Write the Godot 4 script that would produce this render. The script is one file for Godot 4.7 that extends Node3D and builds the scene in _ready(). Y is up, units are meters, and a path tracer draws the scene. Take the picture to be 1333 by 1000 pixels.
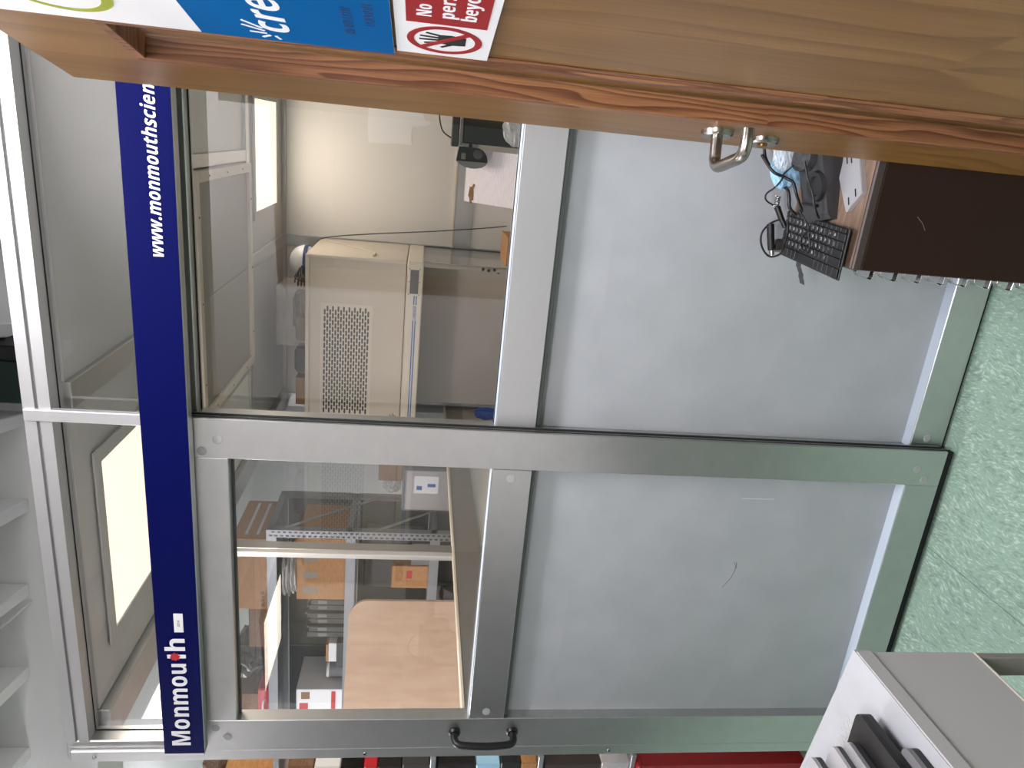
extends Node3D
# A cleanroom booth with a sliding door, seen from a doorway with the phone held sideways (the picture is turned by 90 degrees).
# World: booth front at z = 0, x to the right along the booth, y up, metres.

var M := {}
var taken := {}
var rng := RandomNumberGenerator.new()
const TURN := 0.2120            # the building is turned by this angle against the booth
var HINGE := Vector3(0.8778, 0, 1.1532)

# ---------------------------------------------------------------- shapes
func S() -> SurfaceTool:
	var st := SurfaceTool.new()
	st.begin(Mesh.PRIMITIVE_TRIANGLES)
	return st

func tri(st: SurfaceTool, a: Vector3, b: Vector3, c: Vector3, n: Vector3, na = null, nb = null, nc = null, ua = Vector2.ZERO, ub = Vector2.ZERO, uc = Vector2.ZERO):
	var va = na if na != null else n
	var vb = nb if nb != null else n
	var vc = nc if nc != null else n
	if (b - a).cross(c - a).dot(n) > 0.0:
		var t = b; b = c; c = t
		t = vb; vb = vc; vc = t
		t = ub; ub = uc; uc = t
	st.set_normal(va); st.set_uv(ua); st.add_vertex(a)
	st.set_normal(vb); st.set_uv(ub); st.add_vertex(b)
	st.set_normal(vc); st.set_uv(uc); st.add_vertex(c)

func quad(st: SurfaceTool, a: Vector3, b: Vector3, c: Vector3, d: Vector3, n: Vector3):
	tri(st, a, b, c, n)
	tri(st, a, c, d, n)

func cbox(st: SurfaceTool, c: Vector3, s: Vector3, b := 0.0, basis := Basis.IDENTITY):
	var h := s * 0.5
	b = minf(b, minf(h.x, minf(h.y, h.z)) * 0.9)
	var ax := [Vector3.RIGHT, Vector3.UP, Vector3.BACK]
	for i in 3:
		var j := (i + 1) % 3
		var k := (i + 2) % 3
		for sg in [-1.0, 1.0]:
			var n: Vector3 = ax[i] * sg
			var o: Vector3 = n * h[i]
			var u: Vector3 = ax[j] * (h[j] - b)
			var v: Vector3 = ax[k] * (h[k] - b)
			quad(st, c + basis * (o + u + v), c + basis * (o - u + v), c + basis * (o - u - v), c + basis * (o + u - v), basis * n)
	if b <= 0.0:
		return
	for i in 3:
		var j := (i + 1) % 3
		var k := (i + 2) % 3
		for s1 in [-1.0, 1.0]:
			for s2 in [-1.0, 1.0]:
				var p1: Vector3 = ax[j] * s1 * h[j] + ax[k] * s2 * (h[k] - b)
				var p2: Vector3 = ax[j] * s1 * (h[j] - b) + ax[k] * s2 * h[k]
				var e: Vector3 = ax[i] * (h[i] - b)
				var n: Vector3 = (ax[j] * s1 + ax[k] * s2).normalized()
				quad(st, c + basis * (p1 + e), c + basis * (p2 + e), c + basis * (p2 - e), c + basis * (p1 - e), basis * n)
	for sx in [-1.0, 1.0]:
		for sy in [-1.0, 1.0]:
			for sz in [-1.0, 1.0]:
				var q := Vector3(sx, sy, sz)
				var a := Vector3(h.x, h.y - b, h.z - b) * q
				var bb := Vector3(h.x - b, h.y, h.z - b) * q
				var cc := Vector3(h.x - b, h.y - b, h.z) * q
				tri(st, c + basis * a, c + basis * bb, c + basis * cc, basis * q.normalized())

func lo_hi(st: SurfaceTool, lo: Vector3, hi: Vector3, b := 0.0):
	cbox(st, (lo + hi) * 0.5, (hi - lo).abs(), b)

func prism(st: SurfaceTool, poly: PackedVector2Array, xf: Transform3D, depth: float, smooth := false):
	# polygon in the local xy plane, drawn out along local z from 0 to depth
	var n := poly.size()
	var area := 0.0
	for i in n:
		area += poly[i].cross(poly[(i + 1) % n])
	var sg := 1.0 if area > 0.0 else -1.0
	var norms := []
	for i in n:
		var e := (poly[(i + 1) % n] - poly[i]).normalized()
		norms.append(Vector2(e.y, -e.x) * sg)
	for i in n:
		var p := poly[i]
		var q := poly[(i + 1) % n]
		var m2: Vector2 = norms[i]
		var na: Vector2 = m2
		var nb: Vector2 = m2
		if smooth:
			var pv: Vector2 = norms[(i + n - 1) % n]
			var nx: Vector2 = norms[(i + 1) % n]
			if pv.dot(m2) > 0.7: na = (pv + m2).normalized()
			if nx.dot(m2) > 0.7: nb = (nx + m2).normalized()
		var wa := xf.basis * Vector3(na.x, na.y, 0)
		var wb := xf.basis * Vector3(nb.x, nb.y, 0)
		var wn := xf.basis * Vector3(m2.x, m2.y, 0)
		var a := xf * Vector3(p.x, p.y, 0)
		var b := xf * Vector3(q.x, q.y, 0)
		var c := xf * Vector3(q.x, q.y, depth)
		var d := xf * Vector3(p.x, p.y, depth)
		tri(st, a, b, c, wn, wa, wb, wb)
		tri(st, a, c, d, wn, wa, wb, wa)
	var idx := Geometry2D.triangulate_polygon(poly)
	for t in range(0, idx.size(), 3):
		for z in [0.0, depth]:
			var nn: Vector3 = xf.basis.z * (-1.0 if z == 0.0 else 1.0) * signf(depth)
			tri(st, xf * Vector3(poly[idx[t]].x, poly[idx[t]].y, z), xf * Vector3(poly[idx[t + 1]].x, poly[idx[t + 1]].y, z), xf * Vector3(poly[idx[t + 2]].x, poly[idx[t + 2]].y, z), nn)

func round_rect(x0: float, y0: float, x1: float, y1: float, r: float, n := 5) -> PackedVector2Array:
	var out := PackedVector2Array()
	var cs := [Vector2(x1 - r, y1 - r), Vector2(x0 + r, y1 - r), Vector2(x0 + r, y0 + r), Vector2(x1 - r, y0 + r)]
	for k in 4:
		for i in n + 1:
			var a := PI * 0.5 * (k + float(i) / n)
			out.append(cs[k] + Vector2(cos(a), sin(a)) * r)
	return out

func circle2(c: Vector2, rx: float, ry: float, n := 24) -> PackedVector2Array:
	var out := PackedVector2Array()
	for i in n:
		out.append(c + Vector2(cos(TAU * i / n) * rx, sin(TAU * i / n) * ry))
	return out

func tube(st: SurfaceTool, pts: Array, r: float, n := 8, r_end := -1.0):
	var last := Vector3.ZERO
	var rings := []
	for i in pts.size():
		var t: Vector3
		if i == 0: t = pts[1] - pts[0]
		elif i == pts.size() - 1: t = pts[i] - pts[i - 1]
		else: t = (pts[i + 1] - pts[i]).normalized() + (pts[i] - pts[i - 1]).normalized()
		t = t.normalized()
		var side: Vector3
		if i == 0:
			side = t.cross(Vector3.UP if absf(t.y) < 0.9 else Vector3.RIGHT).normalized()
		else:
			side = (last - t * last.dot(t)).normalized()
		last = side
		var up := t.cross(side)
		var rr := r if r_end < 0.0 else lerpf(r, r_end, float(i) / (pts.size() - 1))
		var ring := []
		for k in n:
			var d: Vector3 = side * cos(TAU * k / n) + up * sin(TAU * k / n)
			ring.append([pts[i] + d * rr, d])
		rings.append(ring)
	for i in rings.size() - 1:
		for k in n:
			var a = rings[i][k]; var b = rings[i][(k + 1) % n]; var c = rings[i + 1][(k + 1) % n]; var d = rings[i + 1][k]
			var nn: Vector3 = a[1] + b[1]
			tri(st, a[0], b[0], c[0], nn, a[1], b[1], c[1])
			tri(st, a[0], c[0], d[0], nn, a[1], c[1], d[1])
	for e in [0, rings.size() - 1]:
		var nrm: Vector3 = (pts[0] - pts[1]).normalized() if e == 0 else (pts[e] - pts[e - 1]).normalized()
		for k in n:
			tri(st, pts[e], rings[e][k][0], rings[e][(k + 1) % n][0], nrm)

func curve(ctrl: Array, per := 6) -> Array:
	# Catmull-Rom through the given points
	var out := []
	for i in ctrl.size() - 1:
		var p0: Vector3 = ctrl[maxi(i - 1, 0)]
		var p1: Vector3 = ctrl[i]
		var p2: Vector3 = ctrl[i + 1]
		var p3: Vector3 = ctrl[mini(i + 2, ctrl.size() - 1)]
		for k in per:
			out.append(p1.cubic_interpolate(p2, p0, p3, float(k) / per))
	out.append(ctrl[-1])
	return out

func lathe(st: SurfaceTool, prof: Array, xf: Transform3D, n := 20, squash := 1.0):
	# profile of Vector2(radius, height) turned round local y
	for i in prof.size() - 1:
		var p: Vector2 = prof[i]
		var q: Vector2 = prof[i + 1]
		var e := (q - p).normalized()
		var fn := Vector2(e.y, -e.x)
		for k in n:
			var a0 := TAU * k / n
			var a1 := TAU * (k + 1) / n
			var d0 := Vector3(cos(a0), 0, sin(a0) * squash)
			var d1 := Vector3(cos(a1), 0, sin(a1) * squash)
			var A := xf * (d0 * p.x + Vector3.UP * p.y)
			var B := xf * (d1 * p.x + Vector3.UP * p.y)
			var C := xf * (d1 * q.x + Vector3.UP * q.y)
			var D := xf * (d0 * q.x + Vector3.UP * q.y)
			var n0 := (xf.basis * (d0 * fn.x + Vector3.UP * fn.y)).normalized()
			var n1 := (xf.basis * (d1 * fn.x + Vector3.UP * fn.y)).normalized()
			if p.x > 1e-6: tri(st, A, B, C, n0 + n1, n0, n1, n1)
			if q.x > 1e-6: tri(st, A, C, D, n0 + n1, n0, n1, n0)

func blob(st: SurfaceTool, c: Vector3, r: Vector3, amount: float, sharp: float, seed_: int, nu := 26, nv := 16, flat := true):
	# a crumpled lump: a ball pushed about by noise
	var nz := FastNoiseLite.new()
	nz.seed = seed_; nz.frequency = sharp; nz.noise_type = FastNoiseLite.TYPE_CELLULAR if flat else FastNoiseLite.TYPE_SIMPLEX
	var g := []
	for j in nv + 1:
		var row := []
		for i in nu:
			var th := PI * j / nv
			var ph := TAU * i / nu
			var d := Vector3(sin(th) * cos(ph), cos(th), sin(th) * sin(ph))
			row.append(c + d * r * (1.0 + amount * nz.get_noise_3d(d.x, d.y, d.z)))
		g.append(row)
	for j in nv:
		for i in nu:
			var a: Vector3 = g[j][i]; var b: Vector3 = g[j][(i + 1) % nu]; var cc: Vector3 = g[j + 1][(i + 1) % nu]; var d: Vector3 = g[j + 1][i]
			var m := (a + b + cc + d) * 0.25 - c
			var n1 := (b - a).cross(cc - a)
			var n2 := (cc - a).cross(d - a)
			if n1.length() > 1e-12:
				n1 = n1.normalized(); n1 = n1 if n1.dot(m) > 0 else -n1
				tri(st, a, b, cc, n1)
			if n2.length() > 1e-12:
				n2 = n2.normalized(); n2 = n2 if n2.dot(m) > 0 else -n2
				tri(st, a, cc, d, n2)

# ---------------------------------------------------------------- objects
func numbered(called: String) -> String:
	if not taken.has(called):
		taken[called] = 0
		return called
	taken[called] += 1
	return called + "_%03d" % taken[called]

func thing(called: String, label: String, category: String, at := Vector3.ZERO, turn := 0.0, group := "", kind := "") -> Node3D:
	var o := Node3D.new()
	o.name = numbered(called)
	add_child(o)
	o.position = at
	o.rotation.y = turn
	o.set_meta("label", label)
	o.set_meta("category", category)
	if group: o.set_meta("group", group)
	if kind: o.set_meta("kind", kind)
	return o

# st holds world coordinates
func part(parent: Node3D, called: String, st: SurfaceTool, m: Material, label := "") -> MeshInstance3D:
	var o := MeshInstance3D.new()
	o.name = called
	o.mesh = st.commit()
	o.material_override = m
	parent.add_child(o, true)
	o.global_transform = Transform3D.IDENTITY
	if label: o.set_meta("label", label)
	return o

# st or mesh holds the parent's own coordinates
func piece(parent: Node3D, called: String, shape, m: Material, xf := Transform3D.IDENTITY, label := "") -> MeshInstance3D:
	var o := MeshInstance3D.new()
	o.name = called
	o.mesh = shape.commit() if shape is SurfaceTool else shape
	o.material_override = m
	parent.add_child(o, true)
	o.transform = xf
	if label: o.set_meta("label", label)
	return o

func pbox(parent: Node3D, called: String, lo: Vector3, hi: Vector3, m: Material, b := 0.002, label := "") -> MeshInstance3D:
	var st := S()
	lo_hi(st, lo, hi, b)
	return part(parent, called, st, m, label)

func lbox(parent: Node3D, called: String, lo: Vector3, hi: Vector3, m: Material, b := 0.002, label := "") -> MeshInstance3D:
	var st := S()
	lo_hi(st, lo, hi, b)
	return piece(parent, called, st, m, Transform3D.IDENTITY, label)

func words(parent: Node3D, called: String, text: String, height: float, at: Transform3D, m: Material, bold := true, deep := 0.0008, width := 0.0, slant := 0.0, label := "") -> MeshInstance3D:
	# lettering whose capitals are `height` tall, starting at the left end of the base line
	var f := SystemFont.new()
	f.font_names = PackedStringArray(["Droid Sans"])
	f.font_weight = 700 if bold else 400
	var t := TextMesh.new()
	t.text = text; t.font = f; t.font_size = 64; t.depth = 1.0; t.pixel_size = 1.0
	t.horizontal_alignment = HORIZONTAL_ALIGNMENT_LEFT
	t.vertical_alignment = VERTICAL_ALIGNMENT_BOTTOM
	t.curve_step = 2.0
	var bb := t.get_aabb()
	var k := height / (64.0 * 0.714)
	var kx := k
	if width > 0.0: kx = width / bb.size.x
	t.depth = 0.2 / k * deep * 5.0
	var base := 64.0 * 0.236   # descent below the base line
	var b := Basis(Vector3(kx, 0, 0), Vector3(slant * k, k, 0), Vector3(0, 0, k))
	var shift := b * Vector3(-bb.position.x, -base, t.depth * 0.5)
	return piece(parent, called, t, m, at * Transform3D(b, shift), label)

func text_width(text: String) -> float:
	var f := SystemFont.new()
	f.font_names = PackedStringArray(["Droid Sans"])
	f.font_weight = 700
	return f.get_string_size(text, HORIZONTAL_ALIGNMENT_LEFT, -1, 64).x

# ---------------------------------------------------------------- materials
func mat(key: String, c: Color, rough := 0.6, metal := 0.0, spec := 0.5) -> StandardMaterial3D:
	var m := StandardMaterial3D.new()
	m.resource_name = key
	m.albedo_color = c
	m.roughness = rough
	m.metallic = metal
	m.metallic_specular = spec
	M[key] = m
	return m

func glass(key: String, c: Color, alpha: float, rough := 0.0) -> StandardMaterial3D:
	var m := mat(key, Color(c.r, c.g, c.b, alpha), rough)
	m.transparency = BaseMaterial3D.TRANSPARENCY_ALPHA
	return m

func wood_image(w: int, h: int, light: Color, dark: Color, bands: float, contrast: float, warp: float, seed_: int) -> ImageTexture:
	var n1 := FastNoiseLite.new(); n1.seed = seed_; n1.frequency = 1.0; n1.fractal_octaves = 3
	var n2 := FastNoiseLite.new(); n2.seed = seed_ + 7; n2.frequency = 1.0; n2.fractal_octaves = 2
	var img := Image.create(w, h, false, Image.FORMAT_RGB8)
	for y in h:
		var fy := float(y) / h
		for x in w:
			var fx := float(x) / w
			var big := n1.get_noise_2d(fx * 3.0, fy * 1.6)
			var r := fx * bands + big * warp
			var ring := fposmod(r, 1.0)
			ring = pow(ring, 2.2) * (1.0 - smoothstep(0.93, 1.0, ring))
			var fine := n2.get_noise_2d(fx * 160.0, fy * 7.0)
			var broad := n2.get_noise_2d(fx * 6.0 + 40.0, fy * 1.2)
			var t := clampf(0.28 + ring * contrast + fine * 0.22 + broad * 0.25, 0.0, 1.0)
			img.set_pixel(x, y, light.lerp(dark, t))
	img.generate_mipmaps()
	return ImageTexture.create_from_image(img)

func speckle_image(w: int, h: int, base: Color, a: Color, b: Color, stretch: float, seed_: int) -> ImageTexture:
	# marbled sheet flooring: streaks along the image's y
	var n1 := FastNoiseLite.new(); n1.seed = seed_; n1.frequency = 1.0; n1.fractal_octaves = 4
	var n2 := FastNoiseLite.new(); n2.seed = seed_ + 3; n2.frequency = 1.0; n2.fractal_octaves = 3
	var img := Image.create(w, h, false, Image.FORMAT_RGB8)
	for y in h:
		var fy := float(y) / h
		for x in w:
			var fx := float(x) / w
			var bend := n2.get_noise_2d(fx * 5.0, fy * 5.0) * 0.022
			var s := n1.get_noise_2d((fx + bend) * 150.0, fy * 150.0 / stretch)
			var s2 := n1.get_noise_2d((fx + bend) * 50.0 + 9.0, fy * 50.0 / stretch)
			var cl := n2.get_noise_2d(fx * 5.0 + 3.0, fy * 3.0)
			var c := base
			var up := smoothstep(0.10, 0.42, s * 0.75 + s2 * 0.35 + cl * 0.12)
			var dn := smoothstep(0.10, 0.45, -s * 0.65 - s2 * 0.5 + cl * 0.15)
			c = c.lerp(a, up * 0.75).lerp(b, dn * 0.6)
			img.set_pixel(x, y, c)
	img.generate_mipmaps()
	return ImageTexture.create_from_image(img)

func mottle_image(w: int, base: Color, other: Color, sx: float, sy: float, amount: float, seed_: int) -> ImageTexture:
	var n1 := FastNoiseLite.new(); n1.seed = seed_; n1.frequency = 1.0; n1.fractal_octaves = 4
	var img := Image.create(w, w, false, Image.FORMAT_RGB8)
	for y in w:
		for x in w:
			var t := clampf(0.5 + n1.get_noise_2d(float(x) / w * sx, float(y) / w * sy) * amount, 0.0, 1.0)
			img.set_pixel(x, y, base.lerp(other, t))
	img.generate_mipmaps()
	return ImageTexture.create_from_image(img)

func textured(key: String, tex: Texture2D, scale: Vector3, rough: float, offset := Vector3.ZERO, world := false, metal := 0.0) -> StandardMaterial3D:
	var m := mat(key, Color.WHITE, rough, metal)
	m.albedo_texture = tex
	m.uv1_triplanar = true
	m.uv1_world_triplanar = world
	m.uv1_scale = scale
	m.uv1_offset = offset
	return m

func make_materials():
	var anodised := mottle_image(256, Color(0.77, 0.77, 0.765), Color(0.79, 0.79, 0.785), 7.0, 7.0, 0.8, 5)
	textured("aluminium", anodised, Vector3(2, 2, 2), 0.37, Vector3.ZERO, false, 1.0)
	mat("lit_ledge_white", Color(0.70, 0.75, 0.79), 0.45)  # pale tone painted for lamplight falling on the rail tops
	mat("wall_pale", Color(0.95, 0.94, 0.92), 0.8)
	mat("bright_aluminium", Color(0.84, 0.84, 0.84), 0.38, 0.45)
	mat("satin_aluminium", Color(0.70, 0.70, 0.695), 0.42, 0.5)
	mat("gasket", Color(0.07, 0.075, 0.075), 0.7)
	mat("grey_gasket", Color(0.30, 0.32, 0.31), 0.6)
	textured("panel", mottle_image(256, Color(0.645, 0.66, 0.67), Color(0.675, 0.69, 0.70), 5.0, 5.0, 0.9, 11), Vector3(1, 1, 1), 0.33)
	mat("inner_panel", Color(0.84, 0.83, 0.81), 0.42)
	mat("ceiling_panel", Color(0.68, 0.675, 0.67), 0.42)
	mat("cap", Color(0.62, 0.63, 0.62), 0.5)
	glass("glass", Color(0.5, 0.6, 0.58), 0.006)
	mat("sign_blue", Color(0.02, 0.04, 0.27), 0.5, 0.0, 0.15)
	mat("sign_white", Color(0.90, 0.90, 0.90), 0.45)
	mat("sign_red", Color(0.72, 0.08, 0.12), 0.45)
	mat("dark_red", Color(0.58, 0.05, 0.09), 0.4)
	mat("black_plastic", Color(0.03, 0.03, 0.032), 0.42)
	mat("black_gloss", Color(0.02, 0.02, 0.022), 0.15)
	mat("charcoal", Color(0.09, 0.095, 0.10), 0.45)
	mat("dark_grey", Color(0.20, 0.20, 0.205), 0.5)
	mat("mid_grey", Color(0.42, 0.42, 0.43), 0.5)
	mat("ink", Color(0.03, 0.03, 0.03), 0.6)
	mat("steel", Color(0.62, 0.60, 0.57), 0.27, 1.0)
	mat("chrome", Color(0.75, 0.75, 0.74), 0.15, 1.0)
	mat("brass", Color(0.55, 0.42, 0.22), 0.35, 1.0)
	mat("white_plastic", Color(0.86, 0.86, 0.86), 0.35)
	mat("cream", Color(0.79, 0.745, 0.685), 0.42)
	mat("cream_light", Color(0.83, 0.79, 0.73), 0.42)
	mat("stripe_blue", Color(0.10, 0.38, 0.66), 0.5)
	mat("ply_brown", Color(0.52, 0.38, 0.22), 0.7)
	mat("coffee", Color(0.175, 0.115, 0.085), 0.5, 0.0, 0.25)
	mat("coffee_edge", Color(0.25, 0.20, 0.185), 0.42)
	mat("desk_grey", Color(0.68, 0.67, 0.67), 0.5)
	mat("desk_edge", Color(0.72, 0.69, 0.64), 0.5)
	mat("leg_grey", Color(0.50, 0.48, 0.45), 0.45)
	textured("desk_top", mottle_image(256, Color(0.655, 0.665, 0.68), Color(0.61, 0.62, 0.63), 7.0, 7.0, 0.55, 23), Vector3(2, 2, 2), 0.35)
	mat("silver", Color(0.74, 0.74, 0.75), 0.33, 0.6)
	mat("room_white", Color(0.83, 0.84, 0.83), 0.8)
	mat("room_ceiling", Color(0.92, 0.92, 0.92), 0.85)
	mat("dark_green", Color(0.02, 0.12, 0.09), 0.4)
	mat("rack_grey", Color(0.58, 0.59, 0.60), 0.4, 0.4)
	mat("pale_blue", Color(0.62, 0.80, 0.90), 0.3)
	mat("blue_cloth", Color(0.12, 0.25, 0.55), 0.8)
	mat("yellow", Color(0.86, 0.74, 0.10), 0.5)
	mat("orange", Color(0.75, 0.42, 0.12), 0.6)
	mat("lime", Color(0.58, 0.62, 0.10), 0.5)
	mat("sign_sky", Color(0.0, 0.33, 0.56), 0.5, 0.0, 0.15)
	mat("sign_navy", Color(0.02, 0.16, 0.36), 0.4)
	mat("sign_pale", Color(0.25, 0.52, 0.76), 0.4)
	mat("paper", Color(0.88, 0.88, 0.88), 0.7)
	mat("ash_grey", Color(0.36, 0.37, 0.40), 0.5)
	mat("perforated_grey", Color(0.60, 0.575, 0.54), 0.5)
	glass("clear_plastic", Color(0.92, 0.92, 0.90), 0.09, 0.03)
	glass("wrap", Color(0.86, 0.88, 0.90), 0.45, 0.15)
	var diffuser := mat("diffuser", Color(0.95, 0.92, 0.87), 0.5)
	diffuser.emission_enabled = true
	diffuser.emission = Color(1.0, 0.93, 0.85)
	diffuser.emission_energy_multiplier = 1.0
	var tubes := mat("lamp_glow", Color(0.95, 0.97, 1.0), 0.5)
	tubes.emission_enabled = true
	tubes.emission = Color(0.93, 0.97, 1.0)
	tubes.emission_energy_multiplier = 2.0
	# wood
	var oak := wood_image(768, 768, Color(0.54, 0.40, 0.225), Color(0.39, 0.27, 0.125), 14.0, 0.5, 2.2, 3)
	var oak_dark := wood_image(512, 768, Color(0.52, 0.375, 0.185), Color(0.385, 0.255, 0.105), 14.0, 0.5, 2.2, 3)
	textured("oak", oak_dark, Vector3(1.1, 0.4, 1.1), 0.36, Vector3(0.13, 0.2, 0.4))
	textured("oak_panel", oak, Vector3(1.0, 0.45, 1.0), 0.36, Vector3(0.55, 0.61, 0.2))
	var pine := wood_image(512, 768, Color(0.62, 0.43, 0.27), Color(0.34, 0.19, 0.10), 26.0, 0.85, 3.5, 31)
	textured("red_pine", pine, Vector3(3.2, 0.7, 3.2), 0.45, Vector3(0.1, 0.35, 0.5))
	textured("bead_wood", pine, Vector3(1.3, 0.45, 1.3), 0.42, Vector3(0.4, 0.1, 0.2))
	var card := mottle_image(256, Color(0.72, 0.53, 0.34), Color(0.64, 0.45, 0.27), 10.0, 60.0, 0.9, 41)
	textured("cardboard", card, Vector3(2, 2, 2), 0.85)
	var card2 := mottle_image(256, Color(0.50, 0.37, 0.27), Color(0.40, 0.29, 0.21), 10.0, 40.0, 0.9, 43)
	textured("brown_card", card2, Vector3(2, 2, 2), 0.85)
	var kraft := mottle_image(256, Color(0.88, 0.76, 0.65), Color(0.82, 0.68, 0.57), 14.0, 3.0, 0.9, 47)
	textured("kraft", kraft, Vector3(1.4, 1.4, 1.4), 0.75)
	var top := mottle_image(256, Color(0.50, 0.42, 0.35), Color(0.40, 0.32, 0.26), 5.0, 40.0, 0.9, 53)
	textured("dusty_board", top, Vector3(2, 2, 2), 0.75)
	var streak := mottle_image(256, Color(0.95, 0.94, 0.96), Color(0.86, 0.84, 0.89), 5.0, 70.0, 1.0, 59)
	textured("streaked_white", streak, Vector3(3, 3, 3), 0.7)
	textured("glitter_brown", mottle_image(256, Color(0.62, 0.50, 0.40), Color(0.16, 0.11, 0.08), 90.0, 90.0, 1.9, 61), Vector3(4, 4, 4), 0.4)
	# floor
	var vin := speckle_image(1024, 1024, Color(0.52, 0.625, 0.555), Color(0.70, 0.775, 0.72), Color(0.41, 0.49, 0.44), 3.2, 71)
	textured("vinyl", vin, Vector3(0.9, 0.9, 0.9), 0.42, Vector3.ZERO, true)

# ---------------------------------------------------------------- scene
func B(t: float, y: float, d: float) -> Vector3:
	# building coordinates: t to the right along the doorway wall from the door's hinge, d out of the room
	return HINGE + Vector3(cos(TURN) * t + sin(TURN) * d, y, -sin(TURN) * t + cos(TURN) * d)

func bbox(parent: Node3D, called: String, lo: Vector3, hi: Vector3, m: Material, b := 0.0) -> MeshInstance3D:
	# a box in building coordinates (t, y, d)
	var st := S()
	var c := (lo + hi) * 0.5
	cbox(st, B(c.x, c.y, c.z), (hi - lo).abs(), b, Basis(Vector3.UP, TURN))
	return part(parent, called, st, m)

func area_light(parent: Node3D, at: Vector3, turn: float, size: Vector2, color: Color, energy: float, upward := false):
	var l := AreaLight3D.new()
	l.name = "light"
	l.area_size = size
	l.light_color = color
	l.light_energy = energy
	l.shadow_enabled = true
	l.area_range = 12.0
	parent.add_child(l, true)
	l.global_transform = Transform3D(Basis(Vector3.UP, turn) * Basis(Vector3.RIGHT, PI / 2 if upward else -PI / 2), at)

func _ready():
	rng.seed = 4242
	# camera: 1.45 m up in the doorway, phone turned on its side
	var cam := Camera3D.new()
	cam.name = "camera"
	add_child(cam)
	cam.fov = 56.1
	cam.near = 0.02
	cam.keep_aspect = Camera3D.KEEP_HEIGHT
	cam.transform = Transform3D(Basis(Vector3(0.09477476, -0.98943123, 0.10974323), Vector3(0.94378188, 0.05423375, -0.32608964), Vector3(0.31669149, 0.13447874, 0.93894727)), Vector3(0.6699, 1.45, 1.6167))
	cam.current = true
	var we := WorldEnvironment.new()
	we.name = "environment"
	var env := Environment.new()
	env.background_mode = Environment.BG_COLOR
	env.background_color = Color(0.55, 0.57, 0.60)
	env.tonemap_mode = Environment.TONE_MAPPER_LINEAR
	env.tonemap_exposure = 1.0
	env.sdfgi_enabled = true
	env.ssao_enabled = true
	env.ssil_enabled = true
	we.environment = env
	add_child(we)
	make_materials()
	lights()
	setting()
	booth()
	sliding_door()
	header_sign()
	booth_inside()
	wooden_door()
	rack_outside()
	side_stack()
	drawer_unit()
	desk()

func lights():
	var cool := Color(0.985, 0.968, 1.0)
	var warm := Color(1.0, 0.94, 0.87)
	# the booth's two ceiling lights
	for p in [[Vector3(-0.49, 2.262, -0.485), "square warm white light set in the booth ceiling above the sliding door", 1.55], [Vector3(0.49, 2.262, -2.36), "square warm white light in the booth ceiling beside the back wall", 0.60]]:
		var at: Vector3 = p[0]
		var t := thing("ceiling_light", p[1], "ceiling light", at, 0.0, "booth ceiling lights")
		for k in 4:
			var st := S()
			var sx := 0.30 if k < 2 else 0.02
			var c := at + ([Vector3(0, -0.003, 0.28), Vector3(0, -0.003, -0.28), Vector3(0.28, -0.003, 0), Vector3(-0.28, -0.003, 0)][k] as Vector3)
			cbox(st, c, Vector3(0.60, 0.006, 0.04) if k < 2 else Vector3(0.04, 0.006, 0.52), 0.001)
			part(t, "frame", st, M.ceiling_panel)
		pbox(t, "diffuser", at + Vector3(-0.26, -0.002, -0.26), at + Vector3(0.26, 0.006, 0.26), M.diffuser, 0.0005)
		area_light(t, at + Vector3(0, -0.008, 0), 0.0, Vector2(0.51, 0.51), warm, p[2])
	# the room's ceiling lamps, plus an added corridor one brightening the booth front
	for p in [[-0.04, 2.90, -0.48, 6.4, 0.0, "long white ceiling lamp in front of the booth"], [-3.35, 2.66, -1.65, 7.0, 3.5, "long white pendant lamp over the storage side with an added uplight"], [-4.2, 2.66, -3.7, 7.5, 1.8, "long white pendant lamp over the rack with an added uplight"], [-0.75, 2.48, 1.15, 7.5, 0.0, "added unseen corridor lamp that brightens the booth front"]]:
		var t := thing("ceiling_lamp", p[5], "ceiling lamp", B(p[0], p[1], p[2]), TURN, "room ceiling lamps")
		lbox(t, "housing", Vector3(-0.62, 0.0, -0.16), Vector3(0.62, 0.05, 0.16), M.white_plastic, 0.004)
		lbox(t, "diffuser", Vector3(-0.60, -0.012, -0.14), Vector3(0.60, 0.0, 0.14), M.lamp_glow, 0.004)
		area_light(t, B(p[0], p[1] - 0.016, p[2]), TURN, Vector2(1.18, 0.27), cool, p[3])
		if p[4] > 0.0:
			lbox(t, "added_uplight", Vector3(-0.60, 0.05, -0.14), Vector3(0.60, 0.062, 0.14), M.lamp_glow, 0.004)  # uplight added to brighten the room ceiling
			area_light(t, B(p[0], p[1] + 0.066, p[2]), TURN, Vector2(1.18, 0.27), cool, p[4], true)
			for sx in [-0.5, 0.5]:
				var st := S()
				tube(st, [Vector3(sx, 0.062, 0), Vector3(sx, 2.985 - p[1], 0)], 0.003, 6)
				piece(t, "hanger", st, M.steel)

func structure(called: String, label: String, category: String) -> Node3D:
	return thing(called, label, category, Vector3.ZERO, 0.0, "", "structure")

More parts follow.
